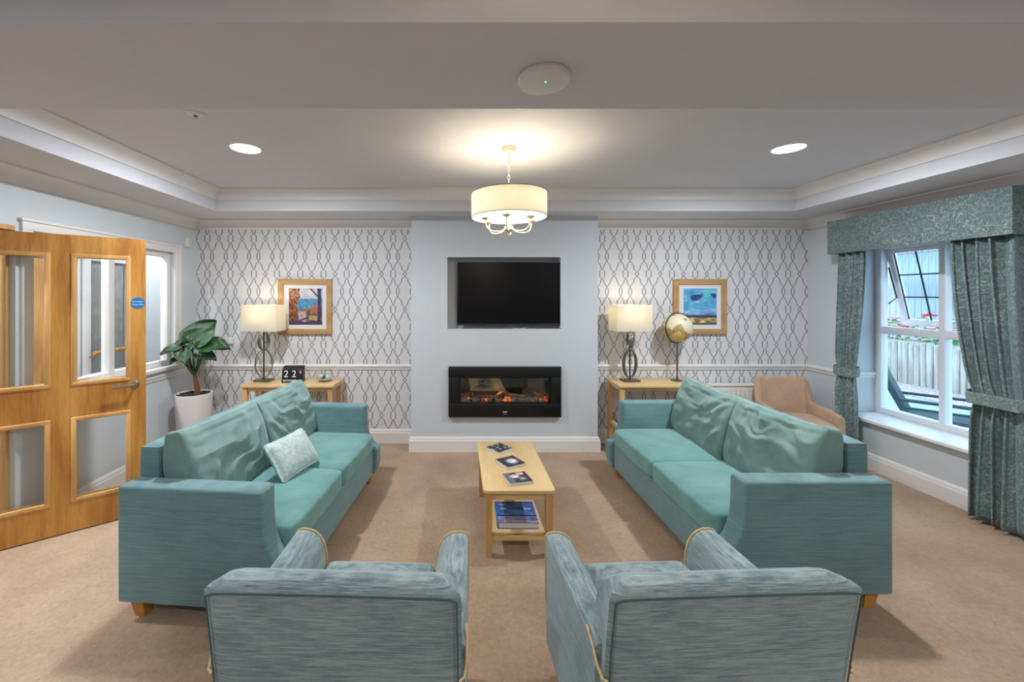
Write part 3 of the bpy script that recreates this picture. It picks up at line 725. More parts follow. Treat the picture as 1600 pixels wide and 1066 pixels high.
# ------------------------------------------------------------------ coffee table and what lies on it
t = thing('coffee_table', 'light beech coffee table with a lower shelf between the sofas', 'coffee table', (.381, 2.97, 0))
tw, tl, tz = .226, .43, .43
fin(prism(bm_new(), rrect(-tw, tw, -tl, tl, .03), 'z', tz-.024, tz, .005, 2, 30), 'tabletop', 'beech_y', t)
for sx in (-1, 1):
    for sy in (-1, 1):
        cx, cy = sx*(tw-.036), sy*(tl-.045); bm = bm_new()
        A = [bm.verts.new((cx+a*.023, cy+b*.023, tz-.024)) for a, b in ((-1, -1), (1, -1), (1, 1), (-1, 1))]
        C = [bm.verts.new((cx+a*.020-sx*.0, cy+b*.020, 0)) for a, b in ((-1, -1), (1, -1), (1, 1), (-1, 1))]
        bm.faces.new(A); bm.faces.new(C[::-1])
        for k in range(4): bm.faces.new((A[k], C[k], C[(k+1) % 4], A[(k+1) % 4]))
        fin(bm, 'leg', 'beech_z', t, smooth=0)
for sy in (-1, 1): B('apron', (-tw+.055, sy*(tl-.045)-.010, tz-.074), (tw-.055, sy*(tl-.045)+.010, tz-.024), 'beech_x', t, .002)
for sx in (-1, 1): B('side_apron', (sx*(tw-.036)-.010, -tl+.065, tz-.074), (sx*(tw-.036)+.010, tl-.065, tz-.024), 'beech_y', t, .002)
bm = prism(bm_new(), [(-tw+.055, -tl+.055), (0, -tl+.066), (tw-.055, -tl+.055), (tw-.055, tl-.055), (0, tl-.066), (-tw+.055, tl-.055)], 'z', .122, .138, .002, 2, 40)
fin(bm, 'shelf', 'beech_y', t)
for sy in (-1, 1): B('shelf_rail', (-tw+.055, sy*(tl-.045)-.010, .098), (tw-.055, sy*(tl-.045)+.010, .124), 'beech_x', t, .002)
def blot(cx, cy, r): return lambda u, v: max(0, 1-math.hypot(u-cx, v-cy)/r)
def cover(kind):
    def f(u, v):
        n1 = noise.noise(Vector((u*6, v*6, kind*5))); n2 = noise.noise(Vector((u*15, v*15, kind*7)))
        base = 70+60*n1+40*n2
        if kind == 1: base = 45+230*max(0, n1)+60*n2
        if kind == 2: base = 55+40*n2+190*min(1, 1.6*blot(.58, .48, .36)(u, v))
        if kind == 3: base = 60+40*n2+170*min(1, 1.6*blot(.42, .62, .25)(u, v))+150*blot(.68, .35, .2)(u, v)+50*(u < .3)
        c = [base, base, base+6]
        if kind == 3 and .55 < u < .85 and .72 < v < .95: c = [236, 178, 190]
        if kind == 2 and .45 < u < .6 and .45 < v < .6: c = [150, 190, 205]
        return c
    return f
def slab_book(label, cx, cy, rz, w, h, th, z, kind):
    t = thing('book', label, 'book', (cx, cy, z), rz, 'small square books on the coffee table')
    B('page_block', (-w/2, -h/2, 0), (w/2, h/2, th-.001), 'paper', t, .001, 1)
    painted('cover', w-.002, h-.002, 26, 26, cover(kind), t, (-w/2+.001, -h/2+.001, th))
    return t
slab_book('small square book with black and white cover lying farthest along the coffee table', .322, 3.208, R(40), .155, .150, .020, tz, 1)
slab_book('small square book with a pale shape on its cover, middle one on the coffee table', .375, 2.944, R(28), .155, .160, .020, tz, 2)
slab_book('small square book with a pink patch on its cover, nearest on the coffee table', .388, 2.682, R(14), .160, .150, .020, tz, 3)
t = thing('hardback_book', 'large blue hardback book on the shelf of the coffee table', 'book', (.390, 2.770, .138), R(-1))
w_, h_, th_ = .262, .27, .040
B('page_block', (-w_/2+.004, -h_/2+.004, .003), (w_/2-.004, h_/2-.004, th_-.003), 'paper', t)
def bluec(u, v):
    n1 = noise.noise(Vector((u*4, v*7, 2)))
    if v < .30: c = [150+60*n1, 150+50*n1, 190+40*n1]
    elif v < .36 and n1 > -.2: c = [20, 35, 90]
    else: c = [62+40*n1, 122+60*n1-30*(v-.5), 200+40*n1]
    if .60 < v < .70 and .10 < u < .28: c = [170, 200, 205]
    if .60 < v < .70 and .28 < u < .68: c = [60, 90, 110]
    if .58 < v < .72 and .70 < u < .92: c = [170+70*math.sin(u*60), 170, 190]
    if .82 < v < .87 and .08 < u < .25: c = [210, 225, 240]
    if .82 < v < .86 and .25 < u < .7 and int(u*50) % 3: c = [110, 140, 205]
    if v > .95: c = [25, 50, 130]
    if .12 < v < .15 and u > .4: c = [40, 40, 70]
    return c
painted('front_cover', w_, h_, 50, 50, bluec, t, (-w_/2, -h_/2, th_+.0002))
bm = bm_new(); box(bm, (-w_/2, -h_/2, th_-.003), (w_/2, h_/2, th_)); box(bm, (-w_/2, -h_/2, 0), (w_/2, h_/2, .003)); box(bm, (-w_/2-.004, -h_/2, 0), (-w_/2, h_/2, th_))
fin(bm, 'case_binding', 'sticker_blue', t, smooth=0)

# ------------------------------------------------------------------ console tables
def make_console(label, loc):
    t = thing('console_table', label, 'console table', loc, group='beech console tables in the alcoves')
    hw, d, h = .47, .40, .735
    fin(prism(bm_new(), rrect(-hw, hw, 0, d, .008), 'z', h-.024, h, .003, 2, 30), 'tabletop', 'beech_x', t)
    for sx in (-1, 1):
        for y in (.04, d-.04): B('leg', (sx*(hw-.04)-.022, y-.022, 0), (sx*(hw-.04)+.022, y+.022, h-.024), 'beech_z', t, .003, 2)
        B('side_apron', (sx*(hw-.04)-.010, .06, h-.064), (sx*(hw-.04)+.010, d-.06, h-.024), 'beech_y', t, .002)
        B('stretcher', (sx*(hw-.04)-.010, .06, .26), (sx*(hw-.04)+.010, d-.06, .295), 'beech_y', t, .002)
    for y in (.04, d-.04): B('apron', (-hw+.062, y-.010, h-.064), (hw-.062, y+.010, h-.024), 'beech_x', t, .002)
    B('long_stretcher', (-hw+.05, d/2-.010, .262), (hw-.05, d/2+.010, .293), 'beech_x', t, .002)
    return t
c1 = make_console('beech console table under the autumn picture behind the left sofa', (-1.728, 4.115, 0))
copy_tree(c1, (2.09, 4.115, 0), 0, 'beech console table with lamp and globe behind the right sofa')
HT = .735
def band(bm, pts, wd, th):
    """flat metal ribbon: pts with per-point facing"""
    tube(bm, pts, wd, 10, False, th)
def loop_band(bm, c, rx, rz, tilt, wd, th, yaw):
    pts = []; m = 36
    for k in range(m):
        a = 2*PI*k/m; x = rx*math.cos(a); z = rz*math.sin(a)
        pts.append(Vector((x*math.cos(yaw)+z*tilt*math.sin(yaw), x*math.sin(yaw), z))+Vector(c))
    # ribbon with its width across the loop plane
    rings = []; nrm = Vector((-math.sin(yaw), math.cos(yaw), 0))
    for k in range(m):
        r = (pts[k]-Vector(c)).normalized(); w_ = wd*(.35+.65*abs(math.cos(PI*k/m*2)))
        rings.append([bm.verts.new(pts[k]+nrm*w_*a+r*th*b) for a, b in ((-1, -1), (1, -1), (1, 1), (-1, 1))])
    for k in range(m):
        A, C = rings[k], rings[(k+1) % m]
        for j in range(4): bm.faces.new((A[j], A[(j+1) % 4], C[(j+1) % 4], C[j]))
def make_lamp(label, loc, rz, yaw):
    t = thing('table_lamp', label, 'table lamp', loc, rz, 'table lamps on the consoles')
    fin(box(bm_new(), (-.085, -.06, 0), (.085, .06, .022), .003, 2), 'base', 'pewter', t)
    fin(tube(bm_new(), [(0, 0, .02), (0, 0, .62)], .008, 10), 'pole', 'dark_steel', t)
    bm = bm_new(); loop_band(bm, (0, 0, .185), .085, .145, 0, .020, .003, yaw); fin(bm, 'large_loop', 'pewter', t)
    bm = bm_new(); loop_band(bm, (0, 0, .425), .058, .095, 0, .026, .003, yaw+R(55)); fin(bm, 'small_loop', 'steel', t)
    sw, sd, z0, z1 = .195, .10, .533, .807
    bm = bm_new(); o = rrect(-sw, sw, -sd, sd, .006, 3); i = rrect(-sw+.003, sw-.003, -sd+.003, sd-.003, .004, 3); n = len(o)
    V = [[bm.verts.new((x, y, z)) for x, y in pl] for pl, z in ((o, z0), (o, z1), (i, z1), (i, z0))]
    for k in range(4):
        A, C = V[k], V[(k+1) % 4]
        for j in range(n): bm.faces.new((A[j], A[(j+1) % n], C[(j+1) % n], C[j]))
    fin(bm, 'lamp_shade', 'lamp_shade_fabric', t, smooth=20)
    bm = bm_new(); tube(bm, [(-sw+.004, 0, z0+.07), (sw-.004, 0, z0+.07)], .0025, 6); lathe(bm, [(0, .60), (.016, .60), (.016, .645), (0, .645)], 16); fin(bm, 'lamp_holder', 'white_plastic', t)
    fin(lathe(bm_new(), [(0, .645), (.012, .648), (.028, .69), (.024, .72), (0, .735)], 16), 'bulb', 'bulb_warm', t)
    lamp('POINT', 'bulb_light', t, (0, 0, .755), POW_LAMP, C_WARM, .025)
    return t
l1 = make_lamp('table lamp with rectangular cream shade beside the autumn picture', (-2.055, 4.33, HT), R(-6), R(15))
l2 = copy_tree(l1, (1.815, 4.33, HT), R(7), 'table lamp with rectangular cream shade standing beside the globe')

t = thing('globe', 'cream and gold desk globe on a slim metal stand', 'globe', (2.325, 4.35, HT))
fin(lathe(bm_new(), [(0, 0), (.065, 0), (.064, .008), (.03, .014), (.011, .02), (0, .02)], 32), 'base', 'pewter', t)
fin(lathe(bm_new(), [(0, .014), (.012, .014), (.013, .05), (.009, .055), (.009, .385), (.013, .39), (.010, .405), (0, .405)], 16), 'stem', 'pewter', t)
bm = bmesh.new(); bmesh.ops.create_uvsphere(bm, u_segments=72, v_segments=48, radius=.150)
me = bpy.data.meshes.new('ball'); bm.to_mesh(me); bm.free(); at = me.color_attributes.new('Col', 'FLOAT_COLOR', 'POINT')
for i, v in enumerate(me.vertices):
    p = v.co*6.6; n1 = .04+noise.noise(p*1.7+Vector((1.9, 4.1, .7)))+.45*noise.noise(p*4.2); n2 = noise.noise(p*4)
    c = (226, 216, 186) if n1 < .16 else (176+25*n2, 152+20*n2, 96)
    if n1 < .16 and v.co.z < -.06 and v.co.x < .05: c = (226, 196, 122)
    if .14 < n1 < .19: c = (140, 120, 80)
    at.data[i].color = srgb(*c)
for p in me.polygons: p.use_smooth = True
me.materials.append(MATS['globe_print']); gb = bpy.data.objects.new('ball', me); COL.objects.link(gb); gb.parent = t; gb.location = (0, 0, .562); gb.rotation_euler = (R(10), R(23), R(30))
pts = []
for k in range(41):
    a = R(-100+ (200+160)*k/40 - 0)
    pts.append((.160*math.sin(a), 0, .562+.160*math.cos(a)))
bm = bm_new(); tube(bm, pts[:-1], .006, 8, True, .9); fin(bm, 'meridian_ring', 'dark_steel', t, rot=(0, 0, R(20)))
bm = bm_new()
for sg in (-1, 1): tube(bm, [(sg*.148*math.sin(R(23)), 0, .562+sg*.148*math.cos(R(23))), (sg*.172*math.sin(R(23)), 0, .562+sg*.172*math.cos(R(23)))], .006, 8)
fin(bm, 'axis_pin', 'dark_steel', t)

t = thing('flip_calendar', 'black flip calendar showing 22 on the left console table', 'calendar', (-1.73, 4.30, HT), R(4))
cw = .105
fin(prism(bm_new(), [(-.055, 0), (.05, 0), (.05, .165), (.028, .165), (-.028, .135)], 'x', -cw, cw, .003, 2, 30), 'housing', 'black_plastic', t)
sl_a = math.atan2(.135, .027)
for sx, in ((-1,), (1,)):
    c = fin(box(bm_new(), (-.036, -.047, 0), (.036, .047, .003), .001, 1), 'number_card', 'black_metal', t, loc=(sx*.040-.022, -.0345, .086), rot=(sl_a, 0, 0))
    text('digit', '2', .098, 'card_white', c, (0, .0, .0034), (0, 0, 0))
text('month_lettering', 'SEPTEMBER', .027, 'card_white', t, (-.022, -.0545, .022), (sl_a, 0, 0), sx=1.0)
text('day_lettering', 'S', .04, 'card_white', t, (.082, -.0375, .105), (sl_a, 0, R(0)))

t = thing('glass_bowl', 'round glass bowl of moss and pebbles on the left console table', 'terrarium', (-1.41, 4.33, HT))
pr = [(.045, .0), (.07, .012), (.088, .045), (.090, .07), (.080, .105), (.062, .128), (.055, .135)]
bm = bm_new(); lathe(bm, [(0, 0)]+pr+[(r-.003, z) for r, z in pr[::-1]]+[(0, .004)], 40); fin(bm, 'bowl', 'glass_clear', t, smooth=60)
bm = bm_new(); lathe(bm, [(0, .005), (.05, .006), (.068, .016), (.075, .028), (.05, .034), (0, .036)], 24); fin(bm, 'gravel_bed', 'pebble', t)
random.seed(5)
for k in range(9):
    a = random.uniform(0, 6.28); r = random.uniform(0, .05); bm = bm_new()
    bmesh.ops.create_icosphere(bm, subdivisions=2, radius=random.uniform(.012, .020)); fin(bm, 'moss_ball' if k % 2 else 'stone', 'moss' if k % 2 else 'card_white', t, loc=(r*math.cos(a), r*math.sin(a), .045+.012*random.random()))

# ------------------------------------------------------------------ pictures
def lerp(a, b, k): return [x+(y-x)*k for x, y in zip(a, b)]
def autumn(u, v):
    n1 = noise.noise(Vector((u*5, v*5, 1))); n2 = noise.noise(Vector((u*14, v*14, 3))); n3 = noise.noise(Vector((u*30, v*30, 8)))
    c = lerp([186, 190, 205], [215, 208, 215], .5+n1)
    if v < .72+.05*n2 and v > .45: c = lerp([52, 140, 185], [110, 165, 195], .5+n2)
    if v < .48+.06*n1: c = lerp([120, 100, 125], [170, 130, 110], .5+n2)
    if v < .42 and .45 < u < .8: c = lerp([150, 120, 60], [90, 70, 60], .5+n2*1.5)
    if u < .27+.10*n1+.04*n2: c = lerp([186, 108, 44], [110, 60, 48], .5+1.6*n2) if v > .3 else lerp([70, 48, 36], [150, 100, 70], .5+n2)
    if u < .34 and v > .72 and n3 > .15: c = [190, 165, 150]
    if .26+.25*(1-v/.4)*.2 < u < .52 and v < .36: c = lerp([200, 185, 195], [165, 140, 160], .5+n2)
    if .72 < u < .86 and .34 < v < .6 and n1+n2 > -.3: c = [205, 100, 72]
    if v < .28 and abs((u-.15)*.32-(v-.06)) < .025: c = [90, 60, 80]
    if .60 < u < .86 and .13 < v < .25: c = lerp([196, 180, 130], [160, 140, 100], .5+n2)
    if v < .10+.06*n1: c = lerp([92, 74, 110], [60, 50, 86], .5+n2)
    if abs(u-.91) < .055+.02*n1 or (v > .75 and abs((u-.64)*.95-(1-v)) < .028): c = [62+20*n2, 56+16*n2, 82+20*n2]
    return c
def seascape(u, v):
    n1 = noise.noise(Vector((u*2.2, v*9, 11))); n2 = noise.noise(Vector((u*6, v*24, 5))); n3 = noise.noise(Vector((u*5, v*7, 9)))
    c = lerp([74, 160, 178], [60, 120, 176], .5+n1*1.2+(.75-v)*.5)
    c = lerp(c, [150, 185, 210], max(0, n2)*1.1)
    if v < .45: c = lerp(c, [150, 160, 205], .45+n2)
    if math.hypot((u-.36)/.17, (v-.76)/.075) < 1+.5*n3 or (v > .74 and v < .86 and u > .5 and n2+n3 > .25): c = [34, 58, 104]
    if v < .27: c = lerp([52, 70, 66], [40, 52, 70], .5+n2)
    if v < .19: c = lerp([178, 150, 92], [110, 92, 60], .5+n2*1.6)
    if v < .05: c = [60, 70, 72]
    return [q*1.14+8 for q in c]
def picture(label, cx, cz, w, h, fn, lab):
    t = thing('framed_picture', label, 'picture', (cx, YB, cz), group='oak framed pictures on the trellis wall'); fr = .058
    hw, hh = w/2, h/2; bm = bm_new()
    for pts in ([(-hw, -hh), (hw, -hh), (hw-fr, -hh+fr), (-hw+fr, -hh+fr)], [(-hw, hh), (hw, hh), (hw-fr, hh-fr), (-hw+fr, hh-fr)],
                [(-hw, -hh), (-hw, hh), (-hw+fr, hh-fr), (-hw+fr, -hh+fr)], [(hw, -hh), (hw, hh), (hw-fr, hh-fr), (hw-fr, -hh+fr)]): prism(bm, pts, 'y', -.032, -.002, .002, 1, 40)
    fin(bm, 'frame', 'frame_oak', t, smooth=0)
    B('mount_board', (-hw+fr-.005, -.014, -hh+fr-.005), (hw-fr+.005, -.003, hh-fr+.005), 'mat_board', t, smooth=0)
    pw, ph = w*.625, h*.66
    p = painted('painting', pw, ph, 90, 90, fn, t, (-pw/2+.005, -.0145, -ph/2), (PI/2, 0, 0)); p['label'] = lab
picture('oak framed picture of an autumn lane above the left console table', -1.700, 1.517, .595, .612, autumn, 'autumn trees and path with blue distance')
picture('oak framed picture of a blue sky over fields behind the globe', 2.681, 1.517, .590, .612, seascape, 'blue streaked sky over a low shore')

# ------------------------------------------------------------------ plant
t = thing('potted_plant', 'broad-leaved green plant in a tall white pot in the corner', 'plant', (-2.645, 4.10, 0))
fin(lathe(bm_new(), [(0, 0), (.125, 0), (.132, .02), (.166, .655), (.167, .665), (.160, .667), (.152, .655), (.150, .62), (0, .62)], 48), 'pot', 'white_glaze', t)
bm = bm_new(); random.seed(8)
lathe(bm, [(0, .648), (.08, .648), (.151, .640)], 24)
for k in range(110):
    a = random.uniform(0, 6.28); r = .148*math.sqrt(random.random())
    bmesh.ops.create_cube(bm, size=random.uniform(.012, .026), matrix=Matrix.Translation((r*math.cos(a), r*math.sin(a), .652)) @ Matrix.Rotation(random.uniform(0, 3), 4, 'Z') @ Matrix.Rotation(random.uniform(0, 1), 4, 'X') @ Matrix.Diagonal((1.3, .8, .5, 1)))
o = fin(bm, 'bark_chips', 'soil', t, smooth=0); o['kind'] = 'stuff'
tk = [(.03, 0, .64), (.035, 0, .70), (.02, 0, .77), (.008, 0, .835)]
fin(tube(bm_new(), tk, [.032, .026, .022, .019], 10), 'trunk', 'trunk', t)
def leaf(size, cup, wave, seed):
    bm = bm_new(); nu, nv = 14, 13; rows_ = []
    for i in range(nu+1):
        a = i/nu; row = []
        half = size*.46*(math.sin(PI*min(1, (a*.93+.07))**.72))**.75 if 0 < a < 1 else size*.02
        for j in range(nv):
            b = (j/(nv-1))*2-1; x = a*size - abs(b)**2*size*.16*(1-a)
            z = cup*size*(b*b*.28) - size*.34*a*a*cup + wave*size*.05*math.sin(b*7+a*9+seed) * abs(b) - .012*size*(abs(b) < .08)
            row.append(bm.verts.new((x, b*half, z)))
        rows_.append(row)
    for A, C in zip(rows_, rows_[1:]):
        for j in range(nv-1): bm.faces.new((A[j], C[j], C[j+1], A[j+1]))
    return bm
crown = Vector((.008, 0, .83))
specs = [((.02, -.06, 1.205), (.40, -.35, .55), .30, (.4, -.75, .55), 0), ((.13, -.03, 1.145), (.95, -.1, .12), .27, (0, -.5, .8), 1), ((-.12, -.04, 1.13), (-.85, -.3, -.15), .20, (-.1, -.45, .85), 2),
         ((.11, -.06, 1.045), (.95, -.25, .12), .19, (0, -.3, .95), 3), ((-.11, .0, 1.20), (-.55, .05, .62), .19, (-.5, -.6, .5), 4), ((-.06, -.08, 1.10), (.35, -.5, -.45), .17, (.1, -.8, .5), 5),
         ((.02, .08, 1.15), (.3, .9, .1), .20, (0, .2, .95), 6), ((-.10, .06, 1.07), (-.75, .45, .05), .17, (-.1, 0, 1), 7), ((-.10, -.05, 1.03), (-.4, -.7, -.1), .12, (0, -.4, .9), 8)]
for base, dr, size, nrm, sd in specs:
    b = Vector(base); mid = crown.lerp(b, .5)+Vector((b.x*.15, b.y*.15, .02))
    pet = fin(tube(bm_new(), [crown, crown.lerp(mid, .5), mid, mid.lerp(b, .55)+Vector((0, 0, .008)), b], [.011, .009, .0075, .006, .005], 8), 'petiole', 'petiole', t)
    lf = fin(leaf(size, .55, 1, sd), 'leaf', 'leaf', t, smooth=80); lf.location = b-Vector(dr).normalized()*size*.12
    n = Vector(nrm).normalized(); xa = Vector(dr); xa = (xa-n*xa.dot(n)*.9).normalized(); ya = n.cross(xa).normalized(); zz = xa.cross(ya)
    lf.rotation_euler = Matrix((xa, ya, zz)).transposed().to_euler()
    md = lf.modifiers.new('thickness', 'SOLIDIFY'); md.thickness = .002

# ------------------------------------------------------------------ radiator and tub chair
t = thing('radiator', 'low white panel radiator under the dado rail behind the tan chair', 'radiator', (2.97, YB-.025, 0))
B('panel', (-.36, -.075, .17), (.36, -.02, .655), 'radiator_white', t, .012)
bm = bm_new()
for k in range(15): xx = -.33+.66*k/14; B('convector_rib', (xx-.013, -.080, .20), (xx+.013, -.072, .62), 'radiator_white', t, .003, 1)
B('top_grille', (-.365, -.085, .650), (.365, -.0, .672), 'radiator_white', t, .005)
B('valve', (.365, -.06, .55), (.40, -.02, .64), 'pewter', t, .008)
for xx in (-.2, .2): B('wall_bracket', (xx-.02, -.03, .25), (xx+.02, .025, .6), 'radiator_white', t)

t = thing('tub_chair', 'tan fabric tub chair in the corner behind the right sofa', 'chair', (3.30, 4.02, 0), R(-14)); t.scale = (.80, .80, .975)
def tubshell():
    bm = bm_new(); m = 44; rings = []
    # horseshoe plan: arms forward (-y), back at +y
    plan = []
    for k in range(m+1):
        s_ = k/m
        if s_ < .30: q = s_/.30; p = Vector((-.32+.02*q, -.30+.42*q)); hgt = .60+.0*q
        elif s_ > .70: q = (1-s_)/.30; p = Vector((.32-.02*q, -.30+.42*q)); hgt = .60
        else:
            a = PI-(s_-.30)/.40*PI; ex = math.copysign(abs(math.cos(a))**.42, math.cos(a)); ey = abs(math.sin(a))**.42
            p = Vector((.295*ex, .12+.20*ey)); hgt = .60
        bk = max(0, min(1, (p.y-.20)/.09)); hgt = .575+.245*(bk*bk*(3-2*bk))
        if p.y < -.1: hgt -= .03*(-.1-p.y)/.2
        plan.append((p, hgt))
    for i, (p, hgt) in enumerate(plan):
        a = plan[max(0, i-1)][0]; b = plan[min(m, i+1)][0]; tg = (b-a).normalized(); n = Vector((tg.y, -tg.x)); th = .035
        sect = [(-th, .14), (-th, hgt-.03), (-th*.7, hgt-.008), (0, hgt), (th*.7, hgt-.008), (th, hgt-.03), (th, .14)]
        rings.append([bm.verts.new((p.x+n.x*d, p.y+n.y*d+ (z-.4)*.10*(1 if p.y > .1 else 0), z)) for d, z in sect])
    for A, C in zip(rings, rings[1:]):
        for j in range(7): bm.faces.new((A[j], A[(j+1) % 7], C[(j+1) % 7], C[j]))
    bm.faces.new(rings[0]); bm.faces.new(rings[-1][::-1]); return bm
fin(tubshell(), 'shell', 'tub_fabric', t, smooth=50)
fin(softbox(bm_new(), (.54, .50, .15), .035, 10, (0, -.06, .40)), 'seat_cushion', 'tub_fabric', t, smooth=70)
B('base', (-.27, -.29, .14), (.27, .2, .33), 'tub_fabric', t, .01)
for sx in (-1, 1):
    for y in (-.24, .20): fin(tube(bm_new(), [(sx*.25, y, .15), (sx*.265, y*1.06, 0)], [.022, .015], 10), 'leg', 'leg_wood', t)

# ------------------------------------------------------------------ curtains and pelmet
t = thing('curtain_pelmet', 'teal patterned fabric pelmet box above the window', 'pelmet', (XR, 3.415, 0))
bm = bm_new(); X0 = -.20
box(bm, (X0, -.685, 2.052), (X0+.018, .685, 2.375), .004, 2); box(bm, (X0, -.685, 2.052), (-.001, -.667, 2.375), .004, 2); box(bm, (X0, .667, 2.052), (-.001, .685, 2.375), .004, 2)
fin(bm, 'fascia', 'curtain_damask', t); B('top_board', (X0, -.68, 2.357), (-.001, .68, 2.373), 'paint_trim', t)
fin(tube(bm_new(), [(-.10, -.66, 2.30), (-.10, .66, 2.30)], .008, 8), 'curtain_track', 'white_plastic', t)
def curtain(label, topw, tiew, botw, folds, xw, tie_z, side, ret=0, seed=0):
    """topw/tiew/botw: (y_fixed, y_free) at the top, tie and hem"""
    t = thing('curtain', label, 'curtain', (0, 0, 0), group='tied-back curtains at the window')
    nz_, ns = 48, 150; ztop, zbot = 2.06, .025; verts = []; faces = []
    for i in range(nz_+1):
        z = ztop+(zbot-ztop)*i/nz_
        if z >= tie_z:
            k = (ztop-z)/(ztop-tie_z); k2 = k**1.7; a = [topw[j]+(tiew[j]-topw[j])*k2 for j in (0, 1)]
        else:
            k = (tie_z-z)/(tie_z-zbot); k2 = k**.6; a = [tiew[j]+(botw[j]-tiew[j])*k2 for j in (0, 1)]
        pinch = math.exp(-((z-tie_z)/.10)**2); amp = .038*(1-.45*pinch)
        for j in range(ns+1):
            s_ = j/ns; y = a[0]+(a[1]-a[0])*s_
            ph = folds*2*PI*(s_+.02*math.sin(s_*9+seed)); w = math.sin(ph)
            w = math.copysign(abs(w)**.8, w); x = xw+amp*w+.012*math.sin(ph*.5+z*2)*(1-pinch)
            y += (a[1]-a[0])/folds*.16*math.sin(2*ph)
            if ret and s_ < ret:      # plain return wrapping to the wall at the fixed edge
                q = (1-s_/ret); yb = a[0]+(a[1]-a[0])*ret
                y = yb+(a[0]-yb)*(1-q)**0+0; y = a[0]+.02*math.sin(q*3); x = xw-.03+(XR-.015-(xw-.03))*q
            verts.append((x, y, z))
    for i in range(nz_):
        for j in range(ns):
            p = i*(ns+1)+j; faces.append((p, p+1, p+ns+2, p+ns+1))
    me = bpy.data.meshes.new('drape'); me.from_pydata(verts, [], faces)
    for p in me.polygons: p.use_smooth = True
    me.materials.append(MATS['curtain_damask']); o = bpy.data.objects.new('drape', me); COL.objects.link(o); o.parent = t
    md = o.modifiers.new('thickness', 'SOLIDIFY'); md.thickness = .003
    return t
tz_ = .90
c = curtain('tied-back teal curtain at the far side of the window by the tan chair', (4.075, 3.78), (4.085, 3.875), (4.10, 3.83), 4, 3.768, tz_, 1, 0, 1)
def tieband(t, y0, y1, x0, x1, z, hgt, droop):
    bm = bm_new(); pl = rrect(x0, x1, y0, y1, .03, 5); n = len(pl); V = []
    for pad, zz in ((0, -hgt/2), (.004, 0), (0, hgt/2), (-.006, hgt/2), (-.004, 0), (-.006, -hgt/2)):
        ring = []
        for x, y in pl:
            cx, cy = (x0+x1)/2, (y0+y1)/2; dv = Vector((x-cx, y-cy)); dv = dv*(1+pad/dv.length)
            ring.append(bm.verts.new((cx+dv.x, cy+dv.y, z+zz+droop*(x-x0)/(x1-x0))))
        V.append(ring)
    for k in range(6):
        A, C = V[k], V[(k+1) % 6]
        for j in range(n): bm.faces.new((A[j], A[(j+1) % n], C[(j+1) % n], C[j]))
    fin(bm, 'tieback', 'curtain_damask', t, smooth=50)
tieband(c, 3.868, 4.095, 3.732, 3.81, tz_, .085, .02)
c = curtain('tied-back teal curtain at the near side of the window at the right edge', (2.757, 3.12), (2.71, 2.985), (2.70, 3.02), 5, 3.772, tz_+.0, -1, .22, 4)
tieband(c, 2.685, 3.0, 3.70, 3.872, tz_+.005, .085, .05)

# ------------------------------------------------------------------ garden outside the window
struct(B('ground_patio', (RX, -2, -.22), (8.75, 16, -.12), 'patio', smooth=0), 'pale paved patio outside the window')
struct(B('ground_gravel', (7.9, -2, -.12), (8.85, 16, -.10), 'gravel', smooth=0), 'gravel strip below the log edging')
struct(B('ground_bed', (8.98, -2, -.22), (14, 16, .70), 'gravel', smooth=0), 'raised gravel bed behind the log edging')
t = thing('log_edging', 'palisade of upright round logs outside the window', 'log edging', (8.9, 7.6, -.12)); random.seed(12)
me = [fin(lathe(bm_new(), [(0, 0), (.050, 0), (.052, .4), (.050, .83), (.040, .845), (0, .85)], 10), 'log', 'log_bark', t, smooth=40)]
base = me[0]; base.location = (0, -2.9, 0)
for k in range(1, 57):
    o = base.copy(); COL.objects.link(o); o.parent = t; o.location = (random.uniform(-.012, .012), -2.9+.104*k, random.uniform(-.05, .03)); o.rotation_euler = (0, 0, random.uniform(0, 6))
t = thing('garden_fence', 'pale grey vertical board fence behind the flower bed', 'fence', (11.0, 9.0, .70)); first = None
for k in range(56):
    if first is None: o = first = B('plank', (-.01, -.068, 0), (.01, .068, 2.0), 'fence_wood', t, .003, 1)
    else: o = first.copy(); COL.objects.link(o); o.parent = t
    o.location = (0, -3.9+.142*k, 0)
B('top_rail', (-.04, -4.0, 1.98), (.04, 4.1, 2.06), 'log_bark', t, .004); B('back_rail', (.01, -4.0, .4), (.05, 4.1, .5), 'fence_wood', t)
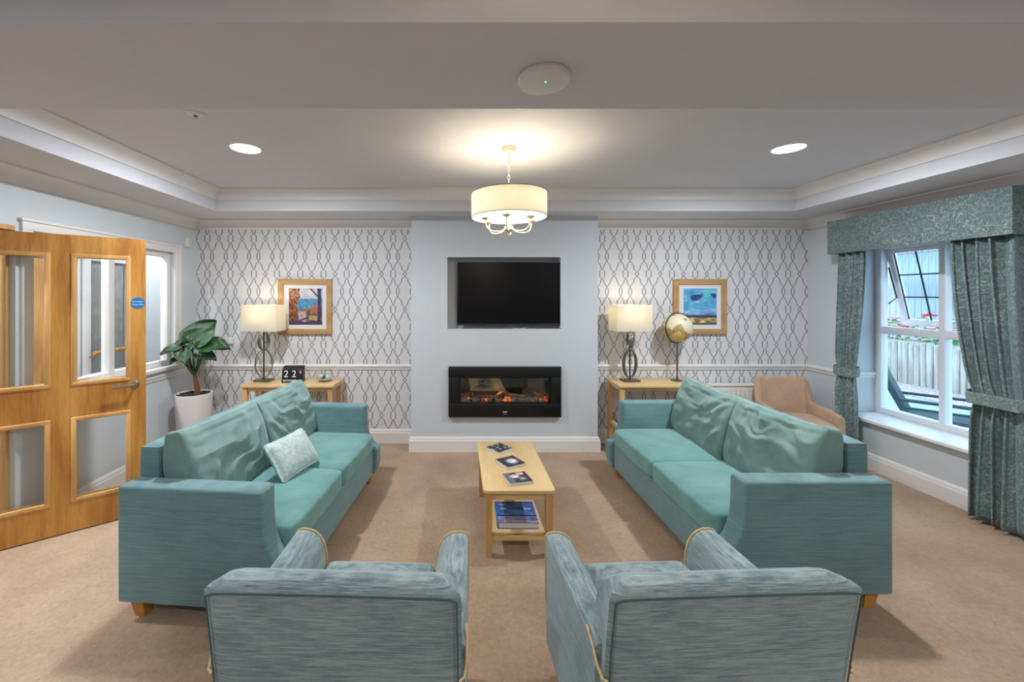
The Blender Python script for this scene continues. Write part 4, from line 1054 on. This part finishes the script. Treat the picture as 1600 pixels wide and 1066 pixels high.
def flower(label, x, y, mat, h, n, seed):
    random.seed(seed); t = thing('flowering_plant', label, 'flowers', (x, y, .70), group='flowers on the raised bed')
    bm = bm_new()
    for k in range(150):
        a, r, z = random.uniform(0, 6.28), .28*math.sqrt(random.random()), random.uniform(0, h*.85)
        m = Matrix.Translation((r*math.cos(a), r*math.sin(a), z)) @ Matrix.Rotation(random.uniform(0, 6), 4, 'Z') @ Matrix.Rotation(random.uniform(-1, 1), 4, 'X')
        vs = [bm.verts.new(m @ Vector(p)) for p in ((-.02, 0, 0), (0, -.03, .01), (.06, 0, 0), (0, .03, .01))]; bm.faces.new(vs)
    fin(bm, 'foliage', 'foliage_green', t, smooth=0)['kind'] = 'stuff'
    for k in range(n):
        a, r = random.uniform(0, 6.28), .25*math.sqrt(random.random()); bm = bm_new()
        for j in range(6): bmesh.ops.create_icosphere(bm, subdivisions=1, radius=.035, matrix=Matrix.Translation((.035*math.cos(j*1.05), .035*math.sin(j*1.05), 0)) @ Matrix.Diagonal((1, 1, .6, 1)))
        fin(bm, 'blossom', mat, t, loc=(r*math.cos(a), r*math.sin(a), random.uniform(h*.45, h)))
flower('pink flowering plant at the far left of the window view', 9.5, 9.05, 'blossom_pink', .50, 7, 1)
flower('red flowering plant in the open top light view', 9.5, 8.42, 'blossom_red', .55, 8, 2)
flower('white flowering plant beside the window mullion', 10.1, 8.2, 'blossom_white', .62, 6, 3)
flower('deep pink flowering plant low on the bed by the mullion', 9.3, 7.80, 'blossom_pink', .42, 7, 4)
t = thing('garden_chair', 'dark grey metal garden chair on the patio outside the window', 'garden chair', (5.30, 4.52, -.12), R(41))
bm = bm_new()
fin(box(bm_new(), (-.25, -.26, .40), (.25, .24, .44), .01, 2), 'seat', 'garden_grey', t)
fin(prism(bm_new(), [(.20, .42), (.25, .40), (.46, .88), (.42, .91), (.40, .90)], 'x', -.24, .24, .008, 2, 30), 'backrest', 'garden_grey', t)
for sx in (-1, 1):
    fin(tube(bm_new(), [(sx*.26, .30, .60), (sx*.26, -.30, .60), (sx*.26, -.32, .58)], .016, 8), 'armrest', 'garden_grey', t)
    fin(tube(bm_new(), [(sx*.26, .27, .52), (sx*.26, -.28, .52)], .013, 8), 'side_rail', 'garden_grey', t)
    fin(tube(bm_new(), [(sx*.26, -.29, .60), (sx*.26, -.29, 0)], .018, 8), 'leg', 'garden_grey', t)
    fin(tube(bm_new(), [(sx*.26, .30, .60), (sx*.26, .22, .40), (sx*.26, .26, 0)], .018, 8), 'leg', 'garden_grey', t)
